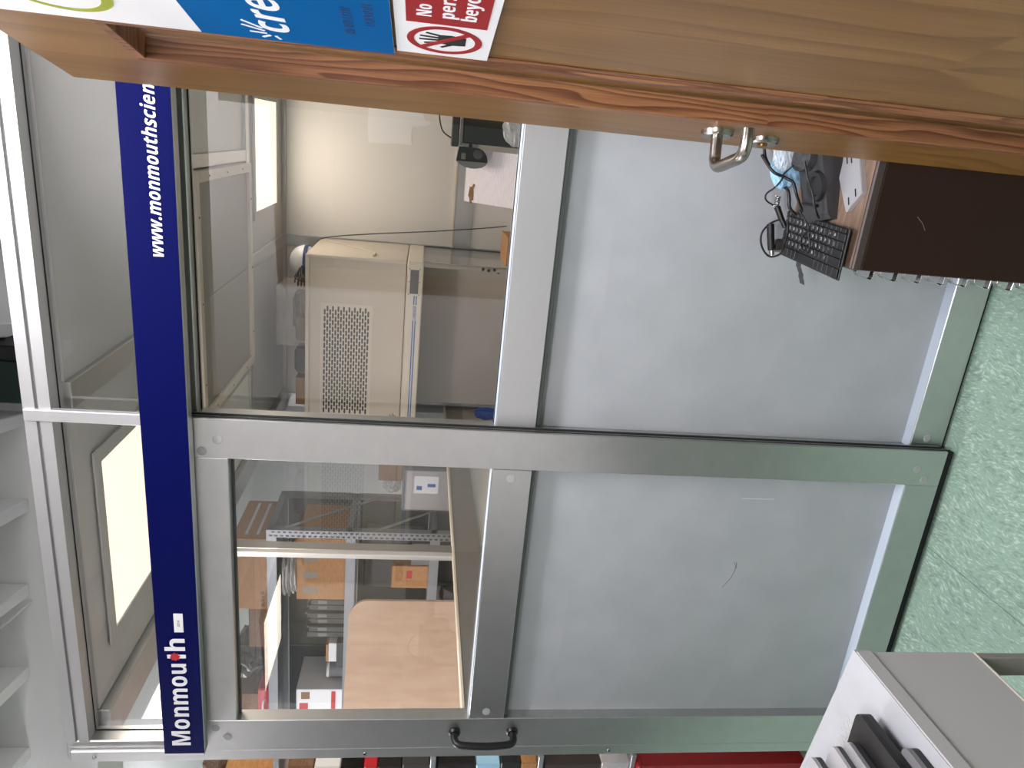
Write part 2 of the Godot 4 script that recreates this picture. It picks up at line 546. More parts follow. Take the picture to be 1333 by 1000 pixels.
func setting():
	# floor of two vinyl sheets welded along x = -0.29
	var f := structure("floor", "pale green marbled vinyl floor", "floor")
	pbox(f, "screed", Vector3(-6.5, -0.2, -7.0), Vector3(4.5, -0.006, 9.5), M.mid_grey, 0.0)
	pbox(f, "vinyl_sheet", Vector3(-6.5, -0.006, -7.0), Vector3(-0.2912, 0.0, 9.5), M.vinyl, 0.0008)
	pbox(f, "vinyl_sheet", Vector3(-0.2900, -0.006, -7.0), Vector3(4.5, 0.0, 9.5), M.vinyl, 0.0008)
	var c := structure("ceiling", "white room ceiling with narrow ribs", "ceiling")
	bbox(c, "slab", Vector3(-5.2, 3.0, -5.9), Vector3(1.8, 3.2, 6.2), M.room_ceiling)
	for i in 16:
		var t0 := -4.9 + i * 0.335
		bbox(c, "rib", Vector3(t0, 2.87, -2.46), Vector3(t0 + 0.05, 3.0, -0.1), M.room_ceiling, 0.004)
	bbox(c, "cross_beam", Vector3(-5.2, 2.62, -2.72), Vector3(1.8, 3.0, -2.46), M.room_white, 0.004)
	var wb := structure("wall_back", "white wall behind the booth and the rack", "wall")
	bbox(wb, "plaster", Vector3(-5.2, 0, -5.9), Vector3(1.8, 3.0, -5.7), M.room_white)
	var wl := structure("wall_left", "white wall on the storage side", "wall")
	bbox(wl, "plaster", Vector3(-5.2, 0, -5.7), Vector3(-5.0, 3.0, 6.2), M.room_white)
	var wr := structure("wall_right", "white wall beyond the wooden door", "wall")
	bbox(wr, "plaster", Vector3(1.6, 0, -5.7), Vector3(1.8, 3.0, 6.2), M.room_white)
	var wf := structure("wall_front", "pale wall that holds the doorway", "wall")
	bbox(wf, "plaster", Vector3(-5.0, 0, 0.03), Vector3(-0.90, 3.0, 0.15), M.wall_pale)
	bbox(wf, "plaster", Vector3(0.06, 0, 0.03), Vector3(1.6, 3.0, 0.15), M.wall_pale)
	bbox(wf, "plaster", Vector3(-0.90, 2.05, 0.03), Vector3(0.06, 3.0, 0.15), M.wall_pale)
	var tr := structure("trim_1", "oak lining of the doorway", "door frame")
	bbox(tr, "jamb", Vector3(-0.90, 0, 0.02), Vector3(-0.865, 2.05, 0.16), M.oak, 0.002)
	bbox(tr, "jamb", Vector3(0.025, 0, 0.02), Vector3(0.06, 2.05, 0.16), M.oak, 0.002)
	bbox(tr, "head", Vector3(-0.865, 2.015, 0.02), Vector3(0.025, 2.05, 0.16), M.oak, 0.002)
	var wc := structure("wall_corridor", "pale far wall of the lobby behind the doorway", "wall")
	bbox(wc, "plaster", Vector3(-5.0, 0, 6.0), Vector3(1.6, 3.0, 6.2), M.room_white)
	bbox(wc, "lowered_ceiling", Vector3(-5.0, 2.55, 0.15), Vector3(1.6, 2.65, 6.0), M.room_ceiling)
	# unseen dark cupboard, added to darken the reflections in the booth's left side
	var cup := thing("added_dark_cupboard", "added unseen charcoal cupboard that darkens the reflections in the booth front", "cupboard", B(-3.3, 0, -0.2), TURN)
	bbox(cup, "body", Vector3(-4.3, 0.0, -0.45), Vector3(-2.35, 2.1, 0.02), M.charcoal, 0.004)
	for k in 4:
		bbox(cup, "door", Vector3(-4.29 + k * 0.485, 0.05, -0.47), Vector3(-3.815 + k * 0.485, 2.08, -0.4505), M.charcoal, 0.003)
	# dark green box hanging from the ribs behind the booth's top edge
	var g := thing("hanging_box", "dark green and black box hanging under the white ceiling ribs", "box", Vector3(-0.27, 2.62, -1.02), 0.0)
	pbox(g, "body", Vector3(-0.36, 2.62, -1.20), Vector3(-0.20, 2.98, -0.92), M.dark_green, 0.006)
	pbox(g, "cover", Vector3(-0.20, 2.66, -1.21), Vector3(-0.145, 2.985, -0.91), M.black_plastic, 0.006)
	var w := thing("ceiling_cable", "thin white cable clipped along the ceiling rib above the booth", "cable", Vector3(-1.2, 2.86, -0.9), 0.0)
	var st := S()
	tube(st, curve([Vector3(-1.20, 2.985, -0.6), Vector3(-1.19, 2.90, -0.80), Vector3(-1.16, 2.855, -0.98), Vector3(-1.10, 2.85, -1.10), Vector3(-1.07, 2.80, -1.30)], 6), 0.005, 8)
	part(w, "cable", st, M.white_plastic)

func rail_x(parent: Node3D, called: String, x0: float, x1: float, y0: float, y1: float, z0: float, z1: float, groove := true) -> MeshInstance3D:
	# a beam along x whose +z face has a slot
	var p := PackedVector2Array()
	var ym := (y0 + y1) * 0.5
	if groove:
		p = PackedVector2Array([Vector2(-z0, y0), Vector2(-z1, y0), Vector2(-z1, ym - 0.004), Vector2(-z1 + 0.008, ym - 0.004), Vector2(-z1 + 0.008, ym + 0.004), Vector2(-z1, ym + 0.004), Vector2(-z1, y1), Vector2(-z0, y1)])
	else:
		p = PackedVector2Array([Vector2(-z0, y0), Vector2(-z1, y0), Vector2(-z1, y1), Vector2(-z0, y1)])
	var st := S()
	prism(st, p, Transform3D(Basis(Vector3(0, 0, -1), Vector3.UP, Vector3(1, 0, 0)), Vector3(x0, 0, 0)), x1 - x0)
	return part(parent, called, st, M.aluminium)

func booth():
	var b := thing("cleanroom_booth", "grey aluminium framed cleanroom booth with glass upper walls and white panels", "booth", Vector3(0, 0, -1.45))
	# front
	pbox(b, "corner_post", Vector3(-1.055, 0.0, -0.10), Vector3(-0.985, 2.335, -0.042), M.aluminium, 0.003)
	pbox(b, "corner_post_cover", Vector3(-1.050, 0.0, -0.042), Vector3(-1.012, 2.325, -0.032), M.aluminium, 0.003)
	pbox(b, "corner_post", Vector3(0.985, 0.0, -0.10), Vector3(1.055, 2.335, -0.042), M.aluminium, 0.003)
	rail_x(b, "top_rail", -0.985, 0.985, 2.275, 2.335, -0.10, -0.04).material_override = M.satin_aluminium
	pbox(b, "header_rail", Vector3(-0.985, 1.955, -0.10), Vector3(0.985, 2.075, -0.05), M.aluminium, 0.002)
	pbox(b, "mullion", Vector3(-0.040, 2.07, -0.05), Vector3(-0.011, 2.332, -0.031), M.satin_aluminium, 0.002)
	pbox(b, "centre_post", Vector3(-0.08, 0.0, -0.10), Vector3(-0.012, 1.955, -0.052), M.aluminium, 0.002)
	pbox(b, "transom", Vector3(-0.012, 1.140, -0.092), Vector3(0.985, 1.241, -0.05), M.satin_aluminium, 0.002)
	pbox(b, "bottom_rail", Vector3(-0.012, 0.012, -0.092), Vector3(0.985, 0.108, -0.05), M.aluminium, 0.002)
	pbox(b, "floor_seal", Vector3(-0.985, 0.0, -0.098), Vector3(0.985, 0.012, -0.06), M.gasket, 0.001)
	pbox(b, "gasket", Vector3(-0.01, 1.129, -0.088), Vector3(0.984, 1.140, -0.056), M.grey_gasket, 0.001)
	pbox(b, "gasket", Vector3(-0.01, 1.241, -0.0865), Vector3(0.984, 1.245, -0.080), M.gasket, 0.0005)
	pbox(b, "gasket", Vector3(-0.01, 1.9525, -0.0815), Vector3(0.984, 1.955, -0.079), M.gasket, 0.0005)
	pbox(b, "gasket", Vector3(-0.985, 2.2725, -0.0815), Vector3(0.985, 2.275, -0.079), M.gasket, 0.0005)
	pbox(b, "gasket", Vector3(-0.985, 2.075, -0.0815), Vector3(-0.982, 2.272, -0.079), M.gasket, 0.0005)
	pbox(b, "lower_panel", Vector3(-0.012, 0.108, -0.092), Vector3(0.984, 1.132, -0.082), M.panel, 0.0005)
	pbox(b, "glass_pane", Vector3(-0.012, 1.243, -0.0822), Vector3(0.984, 1.953, -0.0815), M.glass, 0.0)
	pbox(b, "glass_pane", Vector3(-0.983, 2.072, -0.0822), Vector3(-0.026, 2.273, -0.0815), M.glass, 0.0)
	pbox(b, "glass_pane", Vector3(-0.024, 2.072, -0.0822), Vector3(0.983, 2.273, -0.0815), M.glass, 0.0)
	pbox(b, "glazing_bead", Vector3(-0.011, 1.2412, -0.0812), Vector3(0.984, 1.2432, -0.0505), M.lit_ledge_white, 0.0005)  # pale strip added as the lamplit top of the transom
	pbox(b, "glazing_bead", Vector3(-0.011, 0.1082, -0.0818), Vector3(0.984, 0.1102, -0.0505), M.lit_ledge_white, 0.0005)  # same painted light along the bottom rail's upper face
	for y in [2.262, 1.532, 0.81]:
		bolt(b, Vector3(-1.031, y, -0.032), 0.0055, M.chrome, 0.004)
	bolt(b, Vector3(0.017, 0.063, -0.05), 0.011, M.cap, 0.0012)
	# left wall: low panel, middle rail, three panes between posts
	left_right_wall(b, -1.0)
	left_right_wall(b, 1.0)
	# back wall
	pbox(b, "corner_post", Vector3(-1.055, 0.0, -2.90), Vector3(-0.965, 2.335, -2.81), M.aluminium, 0.003)
	pbox(b, "corner_post", Vector3(0.965, 0.0, -2.90), Vector3(1.055, 2.335, -2.81), M.aluminium, 0.003)
	pbox(b, "top_rail", Vector3(-0.965, 2.245, -2.90), Vector3(0.965, 2.335, -2.815), M.aluminium, 0.002)
	pbox(b, "middle_rail", Vector3(-0.965, 1.155, -2.90), Vector3(0.965, 1.262, -2.822), M.aluminium, 0.002)
	pbox(b, "glazing_bead", Vector3(-0.965, 1.262, -2.835), Vector3(0.965, 1.277, -2.815), M.cream_light, 0.002)
	pbox(b, "bottom_rail", Vector3(-0.965, 0.0, -2.90), Vector3(0.965, 0.11, -2.822), M.aluminium, 0.002)
	pbox(b, "back_post", Vector3(-0.032, 0.0, -2.90), Vector3(0.032, 2.245, -2.818), M.aluminium, 0.002)
	for s in [-1.0, 1.0]:
		pbox(b, "upper_panel", Vector3(minf(0.032 * s, 0.965 * s), 1.277, -2.86), Vector3(maxf(0.032 * s, 0.965 * s), 2.245, -2.83), M.inner_panel, 0.001)
		pbox(b, "lower_panel", Vector3(minf(0.032 * s, 0.965 * s), 0.11, -2.86), Vector3(maxf(0.032 * s, 0.965 * s), 1.155, -2.83), M.inner_panel, 0.001)
	# ceiling: beams and panels
	for z in [-1.035, -1.935]:
		pbox(b, "ceiling_beam", Vector3(-0.93, 2.255, z - 0.03), Vector3(0.93, 2.33, z + 0.03), M.aluminium, 0.002)
	pbox(b, "ceiling_beam", Vector3(-0.035, 2.255, -1.005), Vector3(0.035, 2.33, -0.10), M.aluminium, 0.002)
	pbox(b, "ceiling_beam", Vector3(-0.035, 2.255, -2.815), Vector3(0.035, 2.33, -1.965), M.aluminium, 0.002)
	for s in [-1.0, 1.0]:
		pbox(b, "ceiling_beam", Vector3(0.50 * s - 0.025, 2.257, -1.905), Vector3(0.50 * s + 0.025, 2.33, -1.065), M.aluminium, 0.002)
	for s in [-1.0, 1.0]:
		for zz in [[-1.005, -0.10], [-2.815, -1.965]]:
			pbox(b, "ceiling_panel", Vector3(minf(0.035 * s, 0.93 * s), 2.268, zz[0]), Vector3(maxf(0.035 * s, 0.93 * s), 2.30, zz[1]), M.ceiling_panel, 0.001)
		pbox(b, "ceiling_panel", Vector3(minf(0.525 * s, 0.93 * s), 2.268, -1.905), Vector3(maxf(0.525 * s, 0.93 * s), 2.30, -1.065), M.inner_panel, 0.001)
	pbox(b, "roof_sheet", Vector3(-1.0, 2.336, -2.88), Vector3(1.0, 2.341, -0.10), M.aluminium, 0.0)
	# the fan filter unit in the middle of the ceiling
	var f := thing("fan_filter_unit", "white framed filter panel with grey face in the booth ceiling", "ceiling filter", Vector3(0, 2.24, -1.485))
	for k in 4:
		var lo: Vector3 = [Vector3(-0.47, 2.232, -1.105), Vector3(-0.47, 2.232, -1.90), Vector3(-0.47, 2.232, -1.86), Vector3(0.43, 2.232, -1.86)][k]
		var hi: Vector3 = [Vector3(0.47, 2.33, -1.065), Vector3(0.47, 2.33, -1.86), Vector3(-0.43, 2.33, -1.105), Vector3(0.47, 2.33, -1.105)][k]
		var fr := pbox(f, "frame", lo, hi, M.cream_light, 0.003)
		for i in 3:
			var along := (i + 0.5) / 3.0
			var at := Vector3(lerpf(lo.x, hi.x, along if k < 2 else 0.5), 2.232, lerpf(lo.z, hi.z, along if k >= 2 else 0.5))
			var st := S()
			lathe(st, [Vector2(0, -0.002), Vector2(0.003, -0.002), Vector2(0.004, 0.0)], Transform3D(Basis.IDENTITY, at), 10)
			part(fr, "screw", st, M.dark_grey)
	for s in [-1.0, 1.0]:
		pbox(f, "filter_face", Vector3(minf(0.001 * s, 0.43 * s), 2.246, -1.86), Vector3(maxf(0.001 * s, 0.43 * s), 2.262, -1.105), M.perforated_grey, 0.001)

func bolt(parent: Node3D, at: Vector3, r: float, m: Material, proud: float):
	var st := S()
	lathe(st, [Vector2(0, proud), Vector2(r * 0.8, proud), Vector2(r, proud * 0.5), Vector2(r, -0.001)], Transform3D(Basis(Vector3.RIGHT, PI / 2), at), 18)
	part(parent, "screw_cap", st, m)

func left_right_wall(b: Node3D, s: float):
	var xo := 1.055 * s
	var xi := 0.965 * s
	var L := func(a: float, c: float) -> Array: return [minf(a, c), maxf(a, c)]
	var X = L.call(xo, xi)
	pbox(b, "bottom_rail", Vector3(X[0], 0.0, -2.81), Vector3(X[1], 0.11, -0.10), M.aluminium, 0.002)
	X = L.call(xo, 0.955 * s)
	pbox(b, "middle_rail", Vector3(X[0], 1.140, -2.81), Vector3(X[1], 1.245, -0.10), M.aluminium, 0.002)
	X = L.call(0.985 * s, 0.948 * s)
	pbox(b, "window_sill", Vector3(X[0], 1.245, -2.81), Vector3(X[1], 1.256, -0.10), M.cream_light, 0.002)
	X = L.call(xo, 0.935 * s)
	pbox(b, "top_rail", Vector3(X[0], 2.24, -2.81), Vector3(X[1], 2.335, -0.10), M.aluminium, 0.002)
	for z in [[-1.04, -0.985], [-1.95, -1.895]]:
		X = L.call(0.987 * s, 0.957 * s)
		pbox(b, "wall_post", Vector3(X[0], 0.0, z[0]), Vector3(X[1], 2.24, z[1]), M.aluminium, 0.002)
		X = L.call(0.975 * s, 0.954 * s)
		pbox(b, "glazing_bead", Vector3(X[0], 1.256, z[1] + 0.007), Vector3(X[1], 2.24, z[1] + 0.036), M.bright_aluminium, 0.002)
	var bays := [[-0.985, -0.10], [-1.895, -1.04], [-2.81, -1.95]]
	for z in bays:
		X = L.call(0.99 * s, 0.975 * s)
		pbox(b, "lower_panel", Vector3(X[0], 0.11, z[0]), Vector3(X[1], 1.14, z[1]), M.inner_panel, 0.001)
		X = L.call(0.9655 * s, 0.9648 * s)
		pbox(b, "glass_pane", Vector3(X[0], 1.247, z[0]), Vector3(X[1], 2.242, z[1]), M.glass, 0.0)

func sliding_door():
	var d := thing("sliding_door", "grey aluminium sliding door with clear window above a plain grey panel", "door", Vector3(-0.49, 0.03, -0.02))
	var z0 := -0.042
	var z1 := 0.0
	pbox(d, "stile", Vector3(-0.101, 0.03, z0), Vector3(0.0, 1.99, z1), M.aluminium, 0.0015)
	pbox(d, "stile", Vector3(-0.981, 0.03, z0), Vector3(-0.879, 1.99, z1), M.aluminium, 0.0015)
	pbox(d, "top_rail", Vector3(-0.879, 1.876, z0), Vector3(-0.101, 1.99, z1), M.aluminium, 0.0015)
	pbox(d, "middle_rail", Vector3(-0.879, 1.146, z0), Vector3(-0.101, 1.246, z1), M.aluminium, 0.0015)
	pbox(d, "bottom_rail", Vector3(-0.879, 0.03, z0), Vector3(-0.101, 0.127, z1), M.aluminium, 0.0015)
	pbox(d, "edge_seal", Vector3(0.0, 0.032, -0.030), Vector3(0.003, 1.985, -0.022), M.gasket, 0.001)
	pbox(d, "edge_seal", Vector3(0.0, 0.032, -0.012), Vector3(0.0015, 1.985, -0.009), M.gasket, 0.0005)
	pbox(d, "bottom_brush", Vector3(-0.975, 0.004, -0.030), Vector3(-0.005, 0.03, -0.012), M.gasket, 0.001)
	pbox(d, "gasket", Vector3(-0.878, 1.135, -0.036), Vector3(-0.102, 1.146, -0.010), M.grey_gasket, 0.001)
	pbox(d, "gasket", Vector3(-0.878, 1.870, -0.036), Vector3(-0.102, 1.876, -0.030), M.grey_gasket, 0.001)
	pbox(d, "glass_pane", Vector3(-0.880, 1.244, -0.0335), Vector3(-0.100, 1.874, -0.0328), M.glass, 0.0)
	pbox(d, "lower_panel", Vector3(-0.880, 0.125, -0.041), Vector3(-0.100, 1.142, -0.033), M.panel, 0.0005)
	pbox(d, "glazing_bead", Vector3(-0.878, 1.2462, -0.0326), Vector3(-0.102, 1.2482, -0.0005), M.lit_ledge_white, 0.0005)  # pale strip painted as light on the middle rail's ledge
	pbox(d, "glazing_bead", Vector3(-0.878, 0.1272, -0.0328), Vector3(-0.102, 0.1292, -0.0005), M.lit_ledge_white, 0.0005)  # painted lit ledge on the door's bottom rail
	for p in [Vector2(-0.083, 1.934), Vector2(-0.052, 1.898), Vector2(-0.904, 1.932), Vector2(-0.935, 1.902), Vector2(-0.052, 0.105), Vector2(-0.084, 0.077), Vector2(-0.126, 1.197), Vector2(-0.854, 1.198)]:
		bolt(d, Vector3(p.x, p.y, 0.0), 0.0115, M.cap, 0.0012)
	var sc := S()
	tube(sc, [Vector3(-0.372, 0.545, -0.0332), Vector3(-0.385, 0.537, -0.0332), Vector3(-0.400, 0.537, -0.0332), Vector3(-0.424, 0.544, -0.0332), Vector3(-0.455, 0.563, -0.0332)], 0.0009, 5)
	tube(sc, [Vector3(-0.373, 0.537, -0.0332), Vector3(-0.392, 0.534, -0.0332)], 0.0012, 5)
	part(d, "scuff_mark", sc, M.mid_grey)
	sc = S()
	tube(sc, [Vector3(-0.175, 0.564, -0.0332), Vector3(-0.174, 0.470, -0.0332)], 0.0007, 5)
	part(d, "scratch", sc, M.white_plastic)
	# black bow handle
	var st := S()
	var h := part(d, "handle", _handle(st), M.black_plastic, "black plastic bow handle")
	for y in [1.283, 1.118]:
		var q := S()
		lathe(q, [Vector2(0.017, -0.001), Vector2(0.017, 0.004), Vector2(0.013, 0.010), Vector2(0.0, 0.010)], Transform3D(Basis(Vector3.RIGHT, PI / 2), Vector3(-0.926, y, 0.0)), 18)
		part(h, "foot", q, M.black_plastic)

func _handle(st: SurfaceTool) -> SurfaceTool:
	tube(st, curve([Vector3(-0.926, 1.283, 0.0), Vector3(-0.926, 1.284, 0.026), Vector3(-0.926, 1.276, 0.044), Vector3(-0.926, 1.250, 0.050), Vector3(-0.926, 1.200, 0.053), Vector3(-0.926, 1.150, 0.050), Vector3(-0.926, 1.125, 0.044), Vector3(-0.926, 1.117, 0.026), Vector3(-0.926, 1.118, 0.0)], 5), 0.0105, 12)
	return st

func header_sign():
	var t := thing("header_sign", "long dark blue header sign with white maker lettering above the sliding door", "sign", Vector3(0.05, 1.95, 0.0))
	pbox(t, "board", Vector3(-0.950, 1.950, 0.006), Vector3(1.05, 2.052, 0.038), M.aluminium, 0.002)
	pbox(t, "top_bracket", Vector3(-0.950, 2.030, -0.049), Vector3(1.05, 2.051, 0.006), M.aluminium, 0.002)
	pbox(t, "face", Vector3(-0.9495, 1.9505, 0.038), Vector3(1.05, 2.0515, 0.040), M.sign_blue, 0.0005)
	pbox(t, "end_cap", Vector3(-0.957, 1.951, 0.006), Vector3(-0.950, 2.051, 0.039), M.bright_aluminium, 0.001)
	var at := Transform3D(Basis.IDENTITY, t.global_transform.affine_inverse() * Vector3(-0.920, 1.983, 0.0402))
	words(t, "lettering", "Monmou", 0.046, at, M.sign_white, true, 0.0008, 0.262)
	at.origin = t.global_transform.affine_inverse() * Vector3(-0.618, 1.983, 0.0402)
	words(t, "lettering", "h", 0.046, at, M.sign_white, true, 0.0008, 0.036)
	# the t: a stem, its foot and a red toothed wheel for the bar
	pbox(t, "letter_stem", Vector3(-0.641, 1.983, 0.0400), Vector3(-0.630, 2.028, 0.0410), M.sign_white, 0.0002)
	var gear := PackedVector2Array()
	for i in 32:
		var r := 0.0125 if (i % 4) < 2 else 0.0098
		gear.append(Vector2(cos(TAU * i / 32), sin(TAU * i / 32)) * r)
	var st := S()
	prism(st, gear, Transform3D(Basis.IDENTITY, Vector3(-0.6355, 2.009, 0.0408)), 0.001)
	part(t, "red_wheel", st, M.sign_red)
	pbox(t, "sticker", Vector3(-0.562, 1.985, 0.0400), Vector3(-0.507, 2.007, 0.0408), M.sign_white, 0.0002)
	at.origin = t.global_transform.affine_inverse() * Vector3(-0.545, 1.993, 0.0409)
	words(t, "lettering", "2014", 0.006, at, M.ink, false, 0.0003)
	at.origin = t.global_transform.affine_inverse() * Vector3(0.371, 1.9795, 0.0402)
	words(t, "lettering", "www.monmouthscientific.co.uk", 0.0265, at, M.sign_white, true, 0.0008, 0.338 * text_width("www.monmouthscientific.co.uk") / text_width("www.monmouthscien"), 0.20)

func booth_inside():
	# bench
	var bn := thing("workbench", "pale grey workbench along the back wall of the booth", "workbench", Vector3(0, 0, -2.45))
	pbox(bn, "worktop", Vector3(-0.95, 0.84, -2.815), Vector3(0.95, 0.87, -2.08), M.inner_panel, 0.004)
	for x in [-0.92, 0.88]:
		for z in [-2.78, -2.14]:
			pbox(bn, "leg", Vector3(x, 0.0, z), Vector3(x + 0.04, 0.84, z + 0.04), M.aluminium, 0.002)
	# laminar flow cabinet
	var c := thing("laminar_flow_cabinet", "cream laminar flow cabinet with slotted grille and blue stripes", "cabinet", Vector3(-0.45, 0.87, -2.5))
	var x0 := -0.925
	var x1 := 0.028
	var zf := -2.20
	var zb := -2.80
	var st := S()
	# housing: front face recessed a little inside a rim
	lo_hi(st, Vector3(x0, 1.522, zb), Vector3(x1, 2.040, zf - 0.012), 0.004)
	part(c, "housing", st, M.cream)
	pbox(c, "front_rim", Vector3(x0, 2.018, zf - 0.012), Vector3(x1, 2.040, zf), M.cream_light, 0.004)
	pbox(c, "front_rim", Vector3(x1 - 0.016, 1.522, zf - 0.012), Vector3(x1, 2.018, zf), M.cream_light, 0.003)
	pbox(c, "front_rim", Vector3(x0, 1.522, zf - 0.012), Vector3(x0 + 0.016, 2.018, zf), M.cream_light, 0.003)
	var band := pbox(c, "lower_band", Vector3(x0, 1.432, zb), Vector3(x1 + 0.002, 1.5185, zf + 0.012), M.cream_light, 0.006)
	pbox(band, "stripe", Vector3(x0 + 0.01, 1.4715, zf + 0.0118), Vector3(-0.285, 1.4775, zf + 0.0126), M.stripe_blue, 0.0)
	pbox(band, "stripe", Vector3(x0 + 0.01, 1.4595, zf + 0.0118), Vector3(-0.285, 1.4655, zf + 0.0126), M.stripe_blue, 0.0)
	pbox(band, "stripe", Vector3(-0.20, 1.4715, zf + 0.0118), Vector3(-0.150, 1.4775, zf + 0.0126), M.stripe_blue, 0.0)
	pbox(band, "stripe", Vector3(-0.20, 1.4595, zf + 0.0118), Vector3(-0.150, 1.4655, zf + 0.0126), M.stripe_blue, 0.0)
	words(band, "lettering", "LAMINAIR", 0.017, band.global_transform.affine_inverse() * Transform3D(Basis.IDENTITY, Vector3(-0.280, 1.4600, zf + 0.0124)), M.stripe_blue, true, 0.0004, 0.075)
	var pl := pbox(band, "rating_plate", Vector3(-0.140, 1.455, zf + 0.0118), Vector3(-0.012, 1.500, zf + 0.0135), M.mid_grey, 0.0005)
	for px in [-0.144, -0.076, -0.008]:
		for py in [1.450, 1.505]:
			var q := S()
			lathe(q, [Vector2(0, 0.002), Vector2(0.0025, 0.0015), Vector2(0.003, 0)], Transform3D(Basis(Vector3.RIGHT, PI / 2), Vector3(px, py, zf + 0.012)), 8)
			part(band, "screw", q, M.dark_grey)
	st = S()
	for q in 5:
		lo_hi(st, Vector3(-0.895, 1.545 + 0.008 * q, zf - 0.0119), Vector3(-0.845 + 0.006 * (q % 3), 1.5485 + 0.008 * q, zf - 0.0114), 0.0)
	part(c, "printed_lines", st, M.charcoal)
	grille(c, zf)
	pbox(c, "vent_handle", Vector3(x1, 1.690, -2.36), Vector3(x1 + 0.012, 1.705, -2.28), M.cream_light, 0.003)
	# work chamber under the housing
	pbox(c, "back_panel", Vector3(x0, 0.90, zb), Vector3(x1, 1.432, zb + 0.02), M.mid_grey, 0.002)
	pbox(c, "filter_screen", Vector3(x0 + 0.02, 0.90, zb + 0.17), Vector3(x1 - 0.02, 1.432, zb + 0.18), M.perforated_grey, 0.001)
	pbox(c, "base_tray", Vector3(x0, 0.87, zb), Vector3(x1, 0.90, zf), M.cream, 0.004)
	pbox(c, "side_glass", Vector3(x1 - 0.006, 0.90, zb + 0.02), Vector3(x1 - 0.001, 1.432, zf), M.glass, 0.0)
	pbox(c, "side_glass", Vector3(x0 + 0.001, 0.90, zb + 0.02), Vector3(x0 + 0.006, 1.432, zf), M.glass, 0.0)
	pbox(c, "side_bar", Vector3(x1 - 0.024, 0.90, zf - 0.022), Vector3(x1, 1.432, zf), M.perforated_grey, 0.002)
	pbox(c, "side_bar", Vector3(x1 - 0.010, 0.90, zb), Vector3(x1 + 0.002, 1.432, zb + 0.02), M.dark_grey, 0.002)
	pbox(c, "side_bar", Vector3(x0, 0.90, zf - 0.022), Vector3(x0 + 0.024, 1.432, zf), M.perforated_grey, 0.002)
	for k in 4:
		var q := S()
		var kp: Vector3 = [Vector3(x1 - 0.012, 1.12, zf), Vector3(x1 - 0.016, 1.09, zf), Vector3(x1 - 0.010, 1.06, zf), Vector3(x1 - 0.05, 1.02, zf - 0.16)][k]
		lathe(q, [Vector2(0, 0.014), Vector2(0.007, 0.012), Vector2(0.008, 0.003), Vector2(0.004, 0.0)], Transform3D(Basis(Vector3.RIGHT, PI / 2), kp), 10)
		part(c, "knob", q, M.black_plastic)
	on_cabinet()
	right_of_cabinet()

func grille(c: Node3D, zf: float):
	# a plate with rows of staggered slots, backed by a black sheet painted as the hollow's shade
	var gx0 := -0.865
	var gx1 := -0.222
	var gy0 := 1.690
	var gy1 := 1.962
	var z := zf - 0.010
	pbox(c, "hollow_shade", Vector3(gx0 + 0.006, gy0 + 0.006, zf - 0.0119), Vector3(gx1 - 0.006, gy1 - 0.006, zf - 0.0117), M.black_plastic, 0.0)  # thin black sheet, painted shade behind the slots
	var st := S()
	var rows := 17
	var cols := 16
	var dy := (gy1 - gy0 - 0.03) / rows
	var dx := (gx1 - gx0 - 0.03) / (cols + 0.5)
	var hh := dy * 0.33
	var hw := dx * 0.42
	var n := Vector3(0, 0, 1)
	# plate border
	for bd in [[gx0, gy0, gx1, gy0 + 0.015], [gx0, gy1 - 0.015, gx1, gy1], [gx0, gy0 + 0.015, gx0 + 0.015, gy1 - 0.015], [gx1 - 0.015, gy0 + 0.015, gx1, gy1 - 0.015]]:
		lo_hi(st, Vector3(bd[0], bd[1], zf - 0.012), Vector3(bd[2], bd[3], z), 0.0)
	for r in rows:
		var yb := gy0 + 0.015 + r * dy
		var off := 0.0 if r % 2 == 0 else dx * 0.5
		var xs := gx0 + 0.015
		if off > 0.0:
			quad(st, Vector3(xs, yb, z), Vector3(xs + off, yb, z), Vector3(xs + off, yb + dy, z), Vector3(xs, yb + dy, z), n)
		else:
			quad(st, Vector3(xs + dx * cols, yb, z), Vector3(gx1 - 0.015, yb, z), Vector3(gx1 - 0.015, yb + dy, z), Vector3(xs + dx * cols, yb + dy, z), n)
		for k in cols:
			var cx := xs + off + (k + 0.5) * dx
			var cy := yb + dy * 0.5
			var hole := round_rect(cx - hw, cy - hh, cx + hw, cy + hh, hh * 0.95, 2)
			var nh := hole.size()
			# stitch the hole to the cell's border, seen from its middle
			for i in nh:
				var p := hole[i]
				var q := hole[(i + 1) % nh]
				var P := edge_of(p, cx, cy, dx * 0.5, dy * 0.5)
				var Q := edge_of(q, cx, cy, dx * 0.5, dy * 0.5)
				quad(st, Vector3(p.x, p.y, z), Vector3(q.x, q.y, z), Vector3(Q.x, Q.y, z), Vector3(P.x, P.y, z), n)
				# corner of the cell between the two rays
				if not is_equal_approx(P.x, Q.x) and not is_equal_approx(P.y, Q.y):
					var corner := Vector2(cx + dx * 0.5 * signf(P.x + Q.x - 2.0 * cx), cy + dy * 0.5 * signf(P.y + Q.y - 2.0 * cy))
					tri(st, Vector3(P.x, P.y, z), Vector3(Q.x, Q.y, z), Vector3(corner.x, corner.y, z), n)
	part(c, "slotted_grille", st, M.cream_light)

func edge_of(p: Vector2, cx: float, cy: float, a: float, b: float) -> Vector2:
	var d := p - Vector2(cx, cy)
	var k := minf(a / maxf(absf(d.x), 1e-9), b / maxf(absf(d.y), 1e-9))
	return Vector2(cx, cy) + d * k

